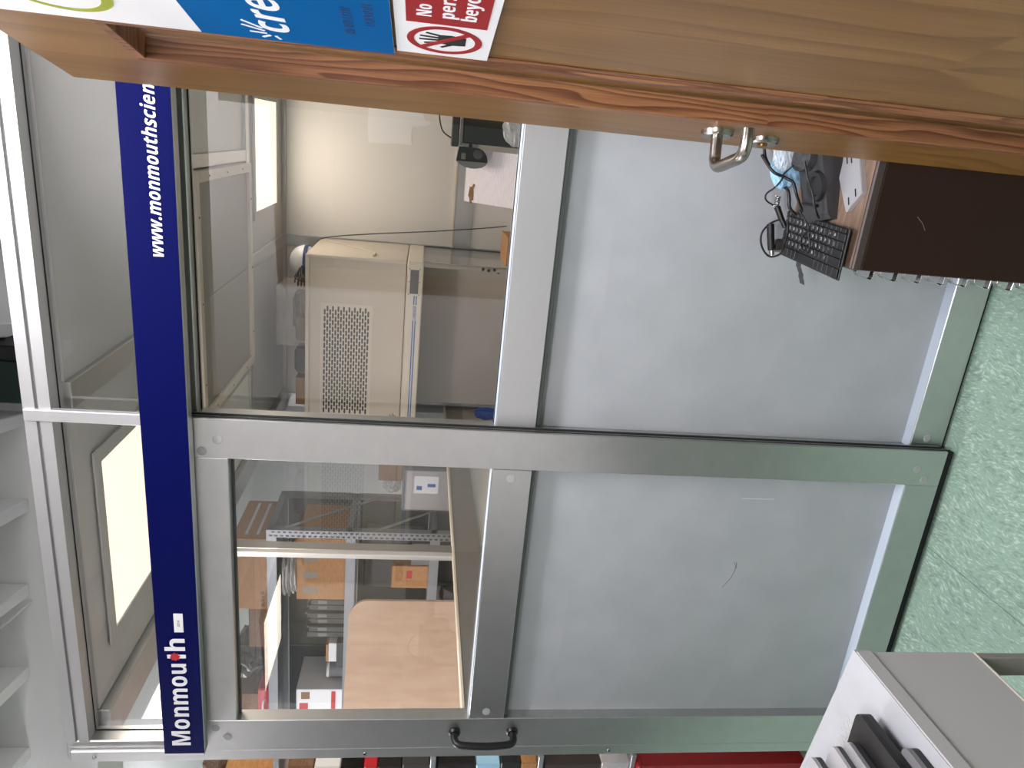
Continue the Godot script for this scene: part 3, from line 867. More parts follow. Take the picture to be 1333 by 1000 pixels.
func open_box(parent: Node3D, lo: Vector3, hi: Vector3, t: float, m: Material):
	pbox(parent, "base", lo, Vector3(hi.x, lo.y + t, hi.z), m, 0.0)
	pbox(parent, "side", Vector3(lo.x, lo.y + t, lo.z), Vector3(lo.x + t, hi.y, hi.z), m, 0.0)
	pbox(parent, "side", Vector3(hi.x - t, lo.y + t, lo.z), Vector3(hi.x, hi.y, hi.z), m, 0.0)
	pbox(parent, "side", Vector3(lo.x + t, lo.y + t, lo.z), Vector3(hi.x - t, hi.y, lo.z + t), m, 0.0)
	pbox(parent, "side", Vector3(lo.x + t, lo.y + t, hi.z - t), Vector3(hi.x - t, hi.y, hi.z), m, 0.0)

func on_cabinet():
	var y := 2.0405
	# clear box with brown packets
	var bx := thing("clear_storage_box", "clear plastic storage box on top of the cream cabinet", "box", Vector3(-0.35, y, -2.45))
	open_box(bx, Vector3(-0.505, y, -2.60), Vector3(-0.185, 2.205, -2.32), 0.002, M.clear_plastic)
	pbox(bx, "rim", Vector3(-0.512, 2.205, -2.607), Vector3(-0.178, 2.213, -2.313), M.clear_plastic, 0.002)
	var k := 0
	for p in [[-0.49, -0.36, -2.50, 0.075, "brown_card", "flat brown carton lying inside the clear box"], [-0.345, -0.205, -2.47, 0.055, "brown_card", "brown paper packet leaning inside the clear box"], [-0.47, -0.25, -2.57, 0.11, "charcoal", "dark pouch at the back of the clear box"]]:
		var o := thing("packet", p[5], "packet", Vector3((p[0] + p[1]) * 0.5, y + 0.0025, p[2]), 0.0)
		pbox(o, "wrapper", Vector3(p[0], y + 0.0025, p[2] - 0.02 - 0.02 * k), Vector3(p[1], y + 0.0025 + p[3], p[2] + 0.13 - 0.05 * k), M[p[4]], 0.012)
		pbox(o, "flap", Vector3(p[0] + 0.02, y + p[3] - 0.001, p[2]), Vector3(p[1] - 0.03, y + p[3] + 0.008, p[2] + 0.04), M[p[4]], 0.004)
		k += 1
	# white domed helmet with straps
	var h := thing("helmet", "white domed helmet with a dark band at the end of the cabinet top", "helmet", Vector3(-0.06, y, -2.42))
	var st := S()
	var prof := []
	for i in 13:
		var a := PI * 0.5 * i / 12.0
		prof.append(Vector2(0.088 * cos(a), 0.035 + 0.085 * sin(a)))
	prof = [Vector2(0.070, 0.0), Vector2(0.082, 0.012)] + prof
	lathe(st, prof, Transform3D(Basis.IDENTITY, Vector3(-0.055, y, -2.45)), 28, 1.15)
	var sh := part(h, "shell", st, M.white_plastic)
	st = S()
	lathe(st, [Vector2(0.089, 0.018), Vector2(0.0905, 0.020), Vector2(0.0905, 0.036), Vector2(0.089, 0.038)], Transform3D(Basis.IDENTITY, Vector3(-0.055, y, -2.45)), 28, 1.15)
	part(h, "band", st, M.sign_navy)
	st = S()
	for s in 5:
		tube(st, curve([Vector3(-0.10 + s * 0.012, y + 0.06 - s * 0.004, -2.36), Vector3(-0.125 + s * 0.008, y + 0.075 - s * 0.01, -2.335), Vector3(-0.145 + s * 0.006, y + 0.03, -2.325), Vector3(-0.13 + s * 0.012, y + 0.006, -2.33)], 5), 0.0032, 7)
	part(h, "strap", st, M.black_plastic)
	# coiled lead beside it
	var l := thing("coiled_lead", "coiled black lead between the helmet and the clear box", "cable", Vector3(-0.15, y, -2.30))
	st = S()
	var pts := []
	for i in 60:
		var a := TAU * i / 18.0
		pts.append(Vector3(-0.130 + 0.028 * cos(a), y + 0.006 + 0.0009 * i, -2.275 + 0.034 * sin(a)))
	tube(st, pts, 0.004, 7)
	part(l, "lead", st, M.black_plastic)
	# black power brick and brown carton further left
	var d := thing("charger", "black charger with a grey end on top of the cream cabinet", "charger", Vector3(-0.58, y, -2.36))
	st = S()
	prism(st, PackedVector2Array([Vector2(-0.655, 0), Vector2(-0.515, 0), Vector2(-0.512, 0.062), Vector2(-0.525, 0.070), Vector2(-0.630, 0.070), Vector2(-0.650, 0.056)]), Transform3D(Basis.IDENTITY, Vector3(0, y, -2.42)), 0.12)
	part(d, "body", st, M.charcoal)
	pbox(d, "end_cap", Vector3(-0.600, y, -2.30), Vector3(-0.540, y + 0.012, -2.285), M.mid_grey, 0.003)
	var b := thing("carton", "small tan carton at the far end of the cabinet top", "carton", Vector3(-0.76, y, -2.37))
	pbox(b, "body", Vector3(-0.842, y, -2.45), Vector3(-0.680, y + 0.062, -2.30), M.ply_brown, 0.002)
	pbox(b, "lid_flap", Vector3(-0.842, y + 0.062, -2.45), Vector3(-0.680, y + 0.0645, -2.377), M.ply_brown, 0.0008)
	pbox(b, "lid_flap", Vector3(-0.842, y + 0.062, -2.374), Vector3(-0.680, y + 0.0645, -2.30), M.ply_brown, 0.0008)

func right_of_cabinet():
	# cable hanging from the cabinet top down the back wall
	var w := thing("hanging_cable", "thin dark cable hanging from the cabinet down the back wall", "cable", Vector3(0.12, 0.87, -2.75))
	var st := S()
	tube(st, curve([Vector3(-0.02, 2.044, -2.72), Vector3(0.032, 2.030, -2.75), Vector3(0.07, 1.80, -2.78), Vector3(0.12, 1.40, -2.78), Vector3(0.165, 1.10, -2.76), Vector3(0.195, 0.955, -2.72)], 6), 0.0032, 7)
	part(w, "cable", st, M.dark_grey)
	var w2 := thing("hanging_cable", "thin pale cable running down the cream cabinet side", "cable", Vector3(0.03, 1.6, -2.4))
	st = S()
	tube(st, curve([Vector3(0.0325, 2.00, -2.70), Vector3(0.0325, 1.85, -2.55), Vector3(0.0325, 1.72, -2.40), Vector3(0.0325, 1.70, -2.33)], 6), 0.0025, 6)
	part(w2, "cable", st, M.cream_light)
	# streaked white board standing on the bench
	var b := thing("streaked_board", "white board with faint streaks leaning back on the bench", "board", Vector3(0.5, 0.87, -2.66))
	var lean := Transform3D(Basis(Vector3.RIGHT, -0.75), Vector3(0, 0.876, -2.33))
	st = S()
	cbox(st, lean * Vector3(0.468, 0.235, 0.0), Vector3(0.287, 0.470, 0.006), 0.001, lean.basis)
	part(b, "sheet", st, M.streaked_white)
	st = S()
	cbox(st, lean * Vector3(0.468, 0.4715, 0.0), Vector3(0.287, 0.003, 0.007), 0.0, lean.basis)
	part(b, "edge_tape", st, M.white_plastic)
	var tp := thing("tape_scrap", "crumpled tan tape scrap on the corner of the white board", "tape", Vector3(0.375, 1.18, -2.61))
	st = S()
	for k in 4:
		cbox(st, lean * Vector3(0.345 + 0.018 * k, 0.425 - 0.012 * (k % 2), 0.006), Vector3(0.055, 0.012 + 0.006 * (k % 3), 0.005), 0.001, lean.basis * Basis(Vector3(0, 0, 1), 0.25 - 0.2 * k))
	part(tp, "scrap", st, M.ply_brown)
	# black computer parts
	var c := thing("black_device", "black flat boxy device standing on the bench beside the white board", "device", Vector3(0.70, 0.87, -2.55))
	pbox(c, "body", Vector3(0.640, 0.8705, -2.60), Vector3(0.90, 1.262, -2.52), M.black_plastic, 0.006)
	pbox(c, "shelf_lip", Vector3(0.628, 1.262, -2.62), Vector3(0.90, 1.281, -2.50), M.mid_grey, 0.003)
	pbox(c, "top_box", Vector3(0.618, 1.281, -2.60), Vector3(0.90, 1.322, -2.52), M.charcoal, 0.004)
	st = S()
	tube(st, curve([Vector3(0.660, 1.322, -2.56), Vector3(0.70, 1.375, -2.55), Vector3(0.80, 1.39, -2.55), Vector3(0.87, 1.322, -2.56)], 6), 0.004, 7)
	part(c, "cable", st, M.black_plastic)
	var f := thing("black_speaker", "black rounded speaker with a grey end cap beside the black device", "speaker", Vector3(0.585, 1.11, -2.47))
	st = S()
	var face := PackedVector2Array([Vector2(0.622, 1.277), Vector2(0.600, 1.283), Vector2(0.548, 1.290), Vector2(0.550, 1.121), Vector2(0.570, 1.123), Vector2(0.590, 1.130), Vector2(0.608, 1.145), Vector2(0.619, 1.165), Vector2(0.623, 1.19)])
	prism(st, face, Transform3D(Basis.IDENTITY, Vector3(0, 0, -2.545)), 0.085)
	part(f, "body", st, M.black_gloss)
	st = S()
	var cap := PackedVector2Array([Vector2(0.5475, 1.290), Vector2(0.532, 1.272), Vector2(0.520, 1.245), Vector2(0.514, 1.21), Vector2(0.515, 1.18), Vector2(0.523, 1.15), Vector2(0.535, 1.131), Vector2(0.5495, 1.121)])
	prism(st, cap, Transform3D(Basis.IDENTITY, Vector3(0, 0, -2.545)), 0.085)
	part(f, "end_cap", st, M.mid_grey)
	st = S()
	lathe(st, [Vector2(0.0, 0.003), Vector2(0.022, 0.003), Vector2(0.026, 0.0)], Transform3D(Basis(Vector3.RIGHT, PI / 2), Vector3(0.590, 1.175, -2.46)), 20)
	part(f, "speaker_disc", st, M.dark_grey)
	st = S()
	for q in 12:
		cbox(st, Vector3(0.562 + 0.008 * (q % 4), 1.245 + 0.008 * (q / 4), -2.4598), Vector3(0.004, 0.003, 0.0006), 0.0)
	part(f, "printed_dots", st, M.paper)
	pbox(f, "arm", Vector3(0.618, 1.205, -2.540), Vector3(0.6395, 1.225, -2.525), M.charcoal, 0.002)
	# crumpled clear wrapping under the device
	var wr := thing("plastic_wrap", "crumpled clear plastic wrapping lying on the bench by the black device", "wrapping", Vector3(0.74, 0.87, -2.42))
	st = S()
	blob(st, Vector3(0.74, 0.975, -2.42), Vector3(0.13, 0.105, 0.07), 0.5, 2.3, 9)
	part(wr, "film", st, M.wrap)
	# low carton in front of the cabinet side
	var k := thing("low_carton", "low brown carton on the bench beside the cabinet's glass side", "carton", Vector3(0.08, 0.87, -2.12))
	pbox(k, "body", Vector3(0.055, 0.8705, -2.42), Vector3(0.20, 1.005, -2.12), M.cardboard, 0.003)
	pbox(k, "lid", Vector3(0.052, 1.005, -2.423), Vector3(0.203, 1.012, -2.117), M.cardboard, 0.002)
	# pale irregular shape set flat against the back wall
	var p := thing("pale_sheet", "irregular white sheet on the back wall of the booth", "paper", Vector3(0.67, 1.6, -2.828))
	st = S()
	prism(st, PackedVector2Array([Vector2(0.592, 1.785), Vector2(0.593, 1.70), Vector2(0.600, 1.62), Vector2(0.598, 1.535), Vector2(0.66, 1.545), Vector2(0.70, 1.535), Vector2(0.712, 1.455), Vector2(0.735, 1.425), Vector2(0.75, 1.47), Vector2(0.80, 1.50), Vector2(0.80, 1.79), Vector2(0.66, 1.792)]), Transform3D(Basis.IDENTITY, Vector3(0, 0, -2.829)), 0.0012)
	part(p, "sheet", st, M.paper)
	# blue glove and a bag behind the cabinet, seen through its open chamber
	var gl := thing("blue_glove", "crumpled blue glove in the cabinet's working chamber", "glove", Vector3(-0.86, 0.9, -2.3))
	st = S()
	blob(st, Vector3(-0.84, 1.01, -2.30), Vector3(0.05, 0.108, 0.03), 0.5, 2.0, 4)
	part(gl, "glove", st, M.blue_cloth)

# ---------------------------------------------------------------- wooden door
func wooden_door():
	# local axes: x from the latch edge towards the hinge, y up, z out of the face that the camera sees
	var D := Vector3(0.21043428, 0, 0.97760801)
	var N := Vector3(-0.97760801, 0, 0.21043428)
	var t := thing("door_1", "light oak door standing open with a tall glazed slot and a steel lever", "door", Vector3.ZERO, 0.0, "", "structure")
	t.global_transform = Transform3D(Basis(D, Vector3.UP, D.cross(Vector3.UP)), Vector3(0.701, 0.0, 0.332))
	var zs := signf(D.cross(Vector3.UP).dot(N))   # +1 when local z points out of the visible face
	var T := -0.044 * zs
	var Z := func(a: float) -> float: return a * zs
	var bx := func(called: String, x0: float, x1: float, y0: float, y1: float, d0: float, d1: float, m: Material, b: float, lab := "") -> MeshInstance3D:
		return lbox(t, called, Vector3(x0, y0, minf(Z.call(d0), Z.call(d1))), Vector3(x1, y1, maxf(Z.call(d0), Z.call(d1))), m, b, lab)
	var leaf := S()
	for q in [[0.0, 0.135, 0.008, 2.0], [0.135, 0.84, 1.855, 2.0], [0.135, 0.302, 0.008, 0.25]]:
		lo_hi(leaf, Vector3(q[0], q[2], minf(0.0, T)), Vector3(q[1], q[3], maxf(0.0, T)), 0.0)
	piece(t, "leaf_frame", leaf, M.oak)
	bx.call("face_panel", 0.302, 0.84, 0.008, 1.855, -0.044, 0.0, M.oak_panel, 0.0015)
	# glazed slot
	bx.call("glass_pane", 0.140, 0.297, 0.255, 1.85, -0.0340, -0.0333, M.glass, 0.0)
	bx.call("glazing_bead", 0.135, 0.148, 0.25, 1.855, -0.0305, 0.001, M.red_pine, 0.001, "red-brown bead")
	bx.call("glazing_bead", 0.148, 0.286, 1.842, 1.855, -0.0305, 0.001, M.bead_wood, 0.001)
	bx.call("glazing_bead", 0.286, 0.302, 0.25, 1.855, -0.0305, 0.004, M.bead_wood, 0.002)
	bx.call("glazing_bead", 0.148, 0.286, 0.25, 0.263, -0.0305, 0.001, M.bead_wood, 0.001)
	bx.call("edge_bead", 0.302, 0.316, 0.25, 1.855, 0.0, 0.0022, M.red_pine, 0.001)
	# lever handle
	var h := Node3D.new()
	h.name = "lever_handle"
	t.add_child(h, true)
	h.set_meta("label", "brushed steel lever")
	var axis := Basis(Vector3.RIGHT, PI / 2 * zs)
	var rose := [Vector2(0.0, 0.009), Vector2(0.022, 0.009), Vector2(0.0255, 0.006), Vector2(0.0265, 0.0)]
	var st := S()
	lathe(st, rose, Transform3D(axis, Vector3(0.083, 0.982, 0)), 28)
	piece(h, "rose", st, M.steel)
	st = S()
	var ctrl := []
	for q in [Vector3(0.083, 0.982, 0.008), Vector3(0.083, 0.982, 0.030), Vector3(0.084, 0.982, 0.046), Vector3(0.092, 0.982, 0.056), Vector3(0.108, 0.982, 0.060), Vector3(0.150, 0.982, 0.060), Vector3(0.178, 0.982, 0.060), Vector3(0.192, 0.982, 0.055), Vector3(0.199, 0.982, 0.042), Vector3(0.200, 0.982, 0.022)]:
		ctrl.append(Vector3(q.x, q.y, q.z * zs))
	tube(st, curve(ctrl, 5), 0.0095, 14)
	piece(h, "lever", st, M.steel)
	var e := Node3D.new()
	e.name = "keyhole_plate"
	t.add_child(e, true)
	st = S()
	lathe(st, rose, Transform3D(axis, Vector3(0.062, 0.893, 0)), 28)
	piece(e, "rose", st, M.steel)
	st = S()
	lathe(st, [Vector2(0.0, 0.012), Vector2(0.008, 0.012), Vector2(0.009, 0.008), Vector2(0.009, 0.0)], Transform3D(axis, Vector3(0.062, 0.893, 0.0)), 14)
	piece(e, "cylinder", st, M.brass)
	# notices on the face; local frame with x to the right as read by a viewer in front of the face
	var right := Vector3(1, 0, 0)
	if Vector3.UP.cross(Vector3(0, 0, zs)).dot(right) < 0.0: right = -right
	notices(t, zs)

func flat(parent: Node3D, called: String, poly: PackedVector2Array, z: float, deep: float, m: Material, base: Transform3D) -> MeshInstance3D:
	var st := S()
	prism(st, poly, base * Transform3D(Basis.IDENTITY, Vector3(0, 0, z)), deep)
	return part(parent, called, st, m)

func rect(x0: float, y0: float, x1: float, y1: float) -> PackedVector2Array:
	return PackedVector2Array([Vector2(x0, y0), Vector2(x1, y0), Vector2(x1, y1), Vector2(x0, y1)])

func notices(door: Node3D, zs: float):
	# read from the visible side, s grows to the right
	var D := Vector3(0.21043428, 0, 0.97760801)
	var N := Vector3(-0.97760801, 0, 0.21043428)
	var F := Transform3D(Basis(D, Vector3.UP, N), Vector3(0.701, 0.0, 0.332))
	var right_handed := D.cross(Vector3.UP).dot(N) > 0.0
	var sg := thing("door_notice", "white and bright blue notice on the oak door", "notice", F * Vector3(0.46, 1.495, 0.0))
	flat(sg, "sheet", rect(0.306, 1.496, 0.70, 1.985), 0.0045, 0.002, M.sign_white, F)
	flat(sg, "blue_field", rect(0.3062, 1.4962, 0.6998, 1.7225), 0.0065, 0.0006, M.sign_sky, F)
	# green ring
	var st := S()
	for i in 40:
		var a0 := TAU * i / 40.0
		var a1 := TAU * (i + 1) / 40.0
		var wd := 0.006 + 0.008 * (0.5 + 0.5 * cos(a0 + 0.9))
		var wd1 := 0.006 + 0.008 * (0.5 + 0.5 * cos(a1 + 0.9))
		var c := Vector2(0.388, 1.852)
		var p := PackedVector2Array([c + Vector2(cos(a0), sin(a0)) * 0.058, c + Vector2(cos(a1), sin(a1)) * 0.058, c + Vector2(cos(a1), sin(a1)) * (0.058 - wd1), c + Vector2(cos(a0), sin(a0)) * (0.058 - wd)])
		prism(st, p, F * Transform3D(Basis.IDENTITY, Vector3(0, 0, 0.0065)), 0.0005)
	part(sg, "green_ring", st, M.lime)
	var P := func(parent: Node3D, x: float, y: float, z: float) -> Transform3D: return parent.global_transform.affine_inverse() * F * Transform3D(Basis.IDENTITY, Vector3(x, y, z))
	words(sg, "lettering", "cre", 0.041, P.call(sg, 0.337, 1.613, 0.0071), M.sign_white, true, 0.0004, 0.098, 0.18)
	st = S()
	for r in [[0.338, 1.644, 0.352, 1.667], [0.346, 1.645, 0.366, 1.664], [0.330, 1.643, 0.332, 1.662], [0.325, 1.640, 0.316, 1.650], [0.324, 1.634, 0.314, 1.630]]:
		var a := Vector2(r[0], r[1])
		var b := Vector2(r[2], r[3])
		var s := (b - a).normalized().orthogonal() * 0.0018
		prism(st, PackedVector2Array([a - s, b - s, b + s, a + s]), F * Transform3D(Basis.IDENTITY, Vector3(0, 0, 0.0071)), 0.0004)
	part(sg, "rays", st, M.sign_white)
	words(sg, "lettering", "80 WILLOW", 0.011, P.call(sg, 0.360, 1.538, 0.0071), M.sign_navy, false, 0.0003)
	words(sg, "lettering", "LONDON", 0.011, P.call(sg, 0.392, 1.514, 0.0071), M.sign_navy, false, 0.0003)
	pn(sg, F)
	# prohibition sign
	var pr := thing("prohibition_sign", "white and red no entry sign with a barred hand on the oak door", "sign", F * Vector3(0.46, 1.38, 0.0))
	flat(pr, "sheet", rect(0.313, 1.382, 0.66, 1.4925), 0.0025, 0.002, M.sign_white, F)
	flat(pr, "red_field", rect(0.416, 1.3915, 0.65, 1.4800), 0.0045, 0.0005, M.dark_red, F)
	words(pr, "lettering", "No", 0.016, P.call(pr, 0.437, 1.4525, 0.0051), M.sign_white, true, 0.0003, 0.031)
	words(pr, "lettering", "persons", 0.016, P.call(pr, 0.437, 1.4285, 0.0051), M.sign_white, true, 0.0003, 0.114)
	words(pr, "lettering", "beyond", 0.016, P.call(pr, 0.436, 1.4045, 0.0051), M.sign_white, true, 0.0003, 0.099)
	st = S()
	var cc := Vector2(0.3665, 1.4365)
	for i in 36:
		var a0 := TAU * i / 36.0
		var a1 := TAU * (i + 1) / 36.0
		var u0 := Vector2(cos(a0), sin(a0))
		var u1 := Vector2(cos(a1), sin(a1))
		prism(st, PackedVector2Array([cc + u0 * 0.0435, cc + u1 * 0.0435, cc + u1 * 0.0355, cc + u0 * 0.0355]), F * Transform3D(Basis.IDENTITY, Vector3(0, 0, 0.0045)), 0.0005)
	var bar := Vector2(-1, 1).normalized()
	var bs := bar.orthogonal() * 0.004
	prism(st, PackedVector2Array([cc + bar * 0.037 - bs, cc - bar * 0.037 - bs, cc - bar * 0.037 + bs, cc + bar * 0.037 + bs]), F * Transform3D(Basis.IDENTITY, Vector3(0, 0, 0.0047)), 0.0005)
	part(pr, "barred_ring", st, M.dark_red)
	# the raised hand
	st = S()
	prism(st, PackedVector2Array([Vector2(0.356, 1.412), Vector2(0.381, 1.412), Vector2(0.385, 1.430), Vector2(0.383, 1.444), Vector2(0.358, 1.444), Vector2(0.353, 1.430)]), F * Transform3D(Basis.IDENTITY, Vector3(0, 0, 0.0045)), 0.0003)
	for fg in [[0.360, 1.442, 0.354, 1.460], [0.367, 1.443, 0.365, 1.466], [0.374, 1.443, 0.376, 1.465], [0.381, 1.442, 0.387, 1.458], [0.356, 1.428, 0.344, 1.440]]:
		var a := Vector2(fg[0], fg[1])
		var b := Vector2(fg[2], fg[3])
		var s := (b - a).normalized().orthogonal() * 0.0025
		prism(st, PackedVector2Array([a - s, b - s * 0.8, b + s * 0.8, a + s]), F * Transform3D(Basis.IDENTITY, Vector3(0, 0, 0.0045)), 0.0003)
	part(pr, "hand", st, M.ink)

func pn(_sg: Node3D, _f: Transform3D):
	pass

# ---------------------------------------------------------------- storage left of the booth
func carton(called: String, label: String, category: String, lo: Vector3, hi: Vector3, m: Material, flaps := true, group := "") -> Node3D:
	var o := thing(called, label, category, Vector3((lo.x + hi.x) * 0.5, lo.y, (lo.z + hi.z) * 0.5), 0.0, group)
	pbox(o, "body", lo, Vector3(hi.x, hi.y - (0.003 if flaps else 0.0), hi.z), m, 0.003)
	if flaps:
		var zm := (lo.z + hi.z) * 0.5
		pbox(o, "lid_flap", Vector3(lo.x, hi.y - 0.003, lo.z), Vector3(hi.x, hi.y, zm - 0.001), m, 0.0008)
		pbox(o, "lid_flap", Vector3(lo.x, hi.y - 0.003, zm + 0.001), Vector3(hi.x, hi.y, hi.z), m, 0.0008)
	return o

func rack_outside():
	var xr := -1.416
	var xl := -3.30
	var zf := -1.90
	var zb := -2.35
	var r := thing("slotted_rack", "grey slotted angle rack with cartons behind the booth's glass side", "rack", Vector3((xr + xl) * 0.5, 0, (zf + zb) * 0.5))
	# slotted posts
	for p in [[xr, zf, -1.0, 1.0], [xr, zb, -1.0, -1.0], [xl, zf, 1.0, 1.0], [xl, zb, 1.0, -1.0]]:
		var sx: float = p[2]
		var sz: float = p[3]
		var st := S()
		lo_hi(st, Vector3(p[0], 0, p[1]), Vector3(p[0] + sx * 0.045, 2.19, p[1] - sz * 0.003), 0.0005)
		lo_hi(st, Vector3(p[0], 0, p[1] - sz * 0.003), Vector3(p[0] + sx * 0.003, 2.19, p[1] - sz * 0.045), 0.0005)
		var post := part(r, "slotted_post", st, M.rack_grey)
		if p[0] == xr and sz > 0:
			var q := S()
			for i in 72:
				var y := 1.12 + i * 0.0148
				cbox(q, Vector3(xr - 0.012 if i % 2 == 0 else xr - 0.034, y, zf + 0.0004), Vector3(0.009, 0.016, 0.0006), 0.0)
			part(post, "slots", q, M.ink)
	for y in [2.165, 1.745, 1.285, 0.80, 0.30]:
		var sh := S()
		lo_hi(sh, Vector3(xl, y + 0.024, zb), Vector3(xr, y + 0.027, zf), 0.0)
		lo_hi(sh, Vector3(xl, y - 0.026, zf - 0.004), Vector3(xr - 0.002, y + 0.024, zf - 0.001), 0.0005)
		lo_hi(sh, Vector3(xl, y - 0.008, zb), Vector3(xr, y + 0.024, zb + 0.003), 0.0005)
		part(r, "shelf", sh, M.rack_grey)
		pbox(r, "end_bar", Vector3(xr - 0.003, y - 0.008, zb + 0.003), Vector3(xr, y + 0.024, zf - 0.006), M.rack_grey, 0.0005)
	for bay in [[0.33, 0.79], [0.83, 1.275], [1.315, 1.735], [1.775, 2.155]]:
		pbox(r, "added_backdrop", Vector3(xl, bay[0], zb - 0.004), Vector3(xr, bay[1], zb - 0.001), M.charcoal, 0.0)  # added dark sheet, stands in for the dark depth of packed shelves
	var st := S()
	tube(st, [Vector3(xr - 0.002, 2.10, zf - 0.03), Vector3(xr - 0.002, 1.60, zb + 0.03)], 0.008, 6)
	part(r, "brace", st, M.rack_grey)
	st = S()
	tube(st, [Vector3(xr - 0.002, 1.60, zf - 0.03), Vector3(xr - 0.002, 1.10, zb + 0.03)], 0.008, 6)
	part(r, "brace", st, M.rack_grey)
	# top shelf, y = 2.192
	var y2 := 2.1925
	var c := carton("carton", "long tan carton with printed name on the rack's top shelf", "carton", Vector3(-1.92, y2, -2.33), Vector3(-1.475, 2.375, -1.90), M.cardboard)
	words(c, "lettering", "MyBox XL", 0.020, c.global_transform.affine_inverse() * Transform3D(Basis.IDENTITY, Vector3(-1.90, 2.205, -1.8995)), M.ink, true, 0.0003, 0.10)
	for k in 2:
		pbox(c, "tape_strip", Vector3(-1.4752, 2.24 + 0.06 * k, -2.30), Vector3(-1.4745, 2.255 + 0.06 * k, -1.95), M.paper, 0.0)
	carton("carton", "dark brown carton beside a black bag on the rack's top shelf", "carton", Vector3(-2.20, y2, -2.30), Vector3(-1.935, 2.30, -1.93), M.brown_card)
	var bag := thing("black_bag", "slumped black and grey bag on the rack's top shelf", "bag", Vector3(-2.32, y2, -2.1))
	st = S()
	blob(st, Vector3(-2.34, y2 + 0.135, -2.10), Vector3(0.13, 0.105, 0.16), 0.4, 1.7, 12, 26, 16, false)
	part(bag, "sack", st, M.charcoal)
	st = S()
	tube(st, curve([Vector3(-2.30, y2 + 0.20, -1.96), Vector3(-2.26, y2 + 0.26, -1.97), Vector3(-2.20, y2 + 0.20, -1.98)], 6), 0.01, 8)
	part(bag, "handle", st, M.black_plastic)
	var red := thing("red_case", "dark red case with a white handle on the rack's top shelf", "case", Vector3(-2.65, y2, -2.1))
	pbox(red, "body", Vector3(-3.00, y2, -2.25), Vector3(-2.49, y2 + 0.065, -1.92), M.sign_red, 0.008)
	st = S()
	tube(st, curve([Vector3(-2.56, y2 + 0.025, -1.92), Vector3(-2.565, y2 + 0.030, -1.90), Vector3(-2.60, y2 + 0.032, -1.895), Vector3(-2.635, y2 + 0.030, -1.90), Vector3(-2.64, y2 + 0.025, -1.92)], 5), 0.006, 8)
	part(red, "handle", st, M.white_plastic)
	carton("carton", "open brown carton with pale tape on the dark red case", "carton", Vector3(-2.92, y2 + 0.0655, -2.24), Vector3(-2.56, y2 + 0.20, -1.96), M.brown_card)
	# second shelf, y = 1.772
	var ys := 1.7725
	var cc := carton("carton", "tan carton with grey printed arrows on the rack's second shelf", "carton", Vector3(-1.862, ys, -2.30), Vector3(-1.470, 2.036, -1.915), M.cardboard)
	for k in 3:
		st = S()
		prism(st, PackedVector2Array([Vector2(0, 0), Vector2(0.035, 0), Vector2(0.035, 0.05), Vector2(0.055, 0.05), Vector2(0.0175, 0.085), Vector2(-0.02, 0.05), Vector2(0, 0.05)]), Transform3D(Basis(Vector3(0, 0, 1), PI * 0.5 * 0.0), Vector3(-1.82 + 0.10 * k, ys + 0.15, -1.9155)), 0.0008)
		part(cc, "printed_arrow", st, M.leg_grey)
	var wb := thing("white_bags", "bundle of white plastic bags lying on the tan carton of the second shelf", "bags", Vector3(-1.75, 2.04, -2.05))
	for k in 4:
		st = S()
		blob(st, Vector3(-1.73 - 0.012 * k, 2.0505 + 0.022 * k, -2.06), Vector3(0.16, 0.013, 0.12), 0.3, 2.0, 30 + k, 24, 10, false)
		part(wb, "bag", st, M.paper)
	var labels := ["row of black folders on the rack's second shelf", "grey document tray on the rack's second shelf", "clear bag of small black parts on the second shelf", "white leaflet bundle leaning on the rack's second shelf", "tan envelope leaning on the rack's second shelf"]
	for k in 6:
		var o := thing("folder", ["black folder beside the tan arrow carton on the second shelf", "dark grey folder second from the tan arrow carton", "black folder between two grey folders, third from the arrow carton", "dark grey folder fourth from the tan arrow carton", "black folder fifth from the tan arrow carton", "dark grey folder at the end of the folder row beside the leaflets"][k], "folder", Vector3(-1.92 - 0.045 * k, ys, -2.05), 0.0, "folders on the second shelf")
		pbox(o, "cover", Vector3(-1.915 - 0.046 * k, ys, -2.25), Vector3(-1.880 - 0.046 * k, ys + 0.19 + 0.01 * (k % 3), -1.94 - 0.012 * (k % 2)), M.charcoal if k % 2 == 0 else M.dark_grey, 0.003)
		pbox(o, "spine_label", Vector3(-1.908 - 0.046 * k, ys + 0.10, -1.9405 - 0.012 * (k % 2)), Vector3(-1.888 - 0.046 * k, ys + 0.15, -1.9395 - 0.012 * (k % 2)), M.mid_grey, 0.0)
	var lf := thing("leaflets", labels[3], "leaflets", Vector3(-2.22, ys, -2.0))
	pbox(lf, "bundle", Vector3(-2.30, ys + 0.04, -2.10), Vector3(-2.17, ys + 0.085, -1.93), M.paper, 0.002)
	pbox(lf, "tray", Vector3(-2.33, ys, -2.20), Vector3(-2.16, ys + 0.04, -1.92), M.dark_grey, 0.003)
	var en := thing("envelope", labels[4], "envelope", Vector3(-2.22, ys + 0.086, -2.0))
	pbox(en, "packet", Vector3(-2.30, ys + 0.0855, -2.12), Vector3(-2.18, ys + 0.10, -1.93), M.cardboard, 0.003)
	pbox(en, "seal", Vector3(-2.26, ys + 0.1, -2.10), Vector3(-2.24, ys + 0.1015, -1.95), M.brown_card, 0.0)
	var yt := thing("yellow_tool", "yellow handled tool hanging from the rack's second shelf", "tool", Vector3(-1.96, 1.70, -1.885))
	st = S()
	tube(st, curve([Vector3(-1.955, 1.745, -1.885), Vector3(-1.965, 1.70, -1.88), Vector3(-1.985, 1.655, -1.885)], 5), 0.011, 9)
	part(yt, "grip", st, M.yellow)
	st = S()
	tube(st, [Vector3(-1.985, 1.655, -1.885), Vector3(-2.005, 1.61, -1.888)], 0.008, 8)
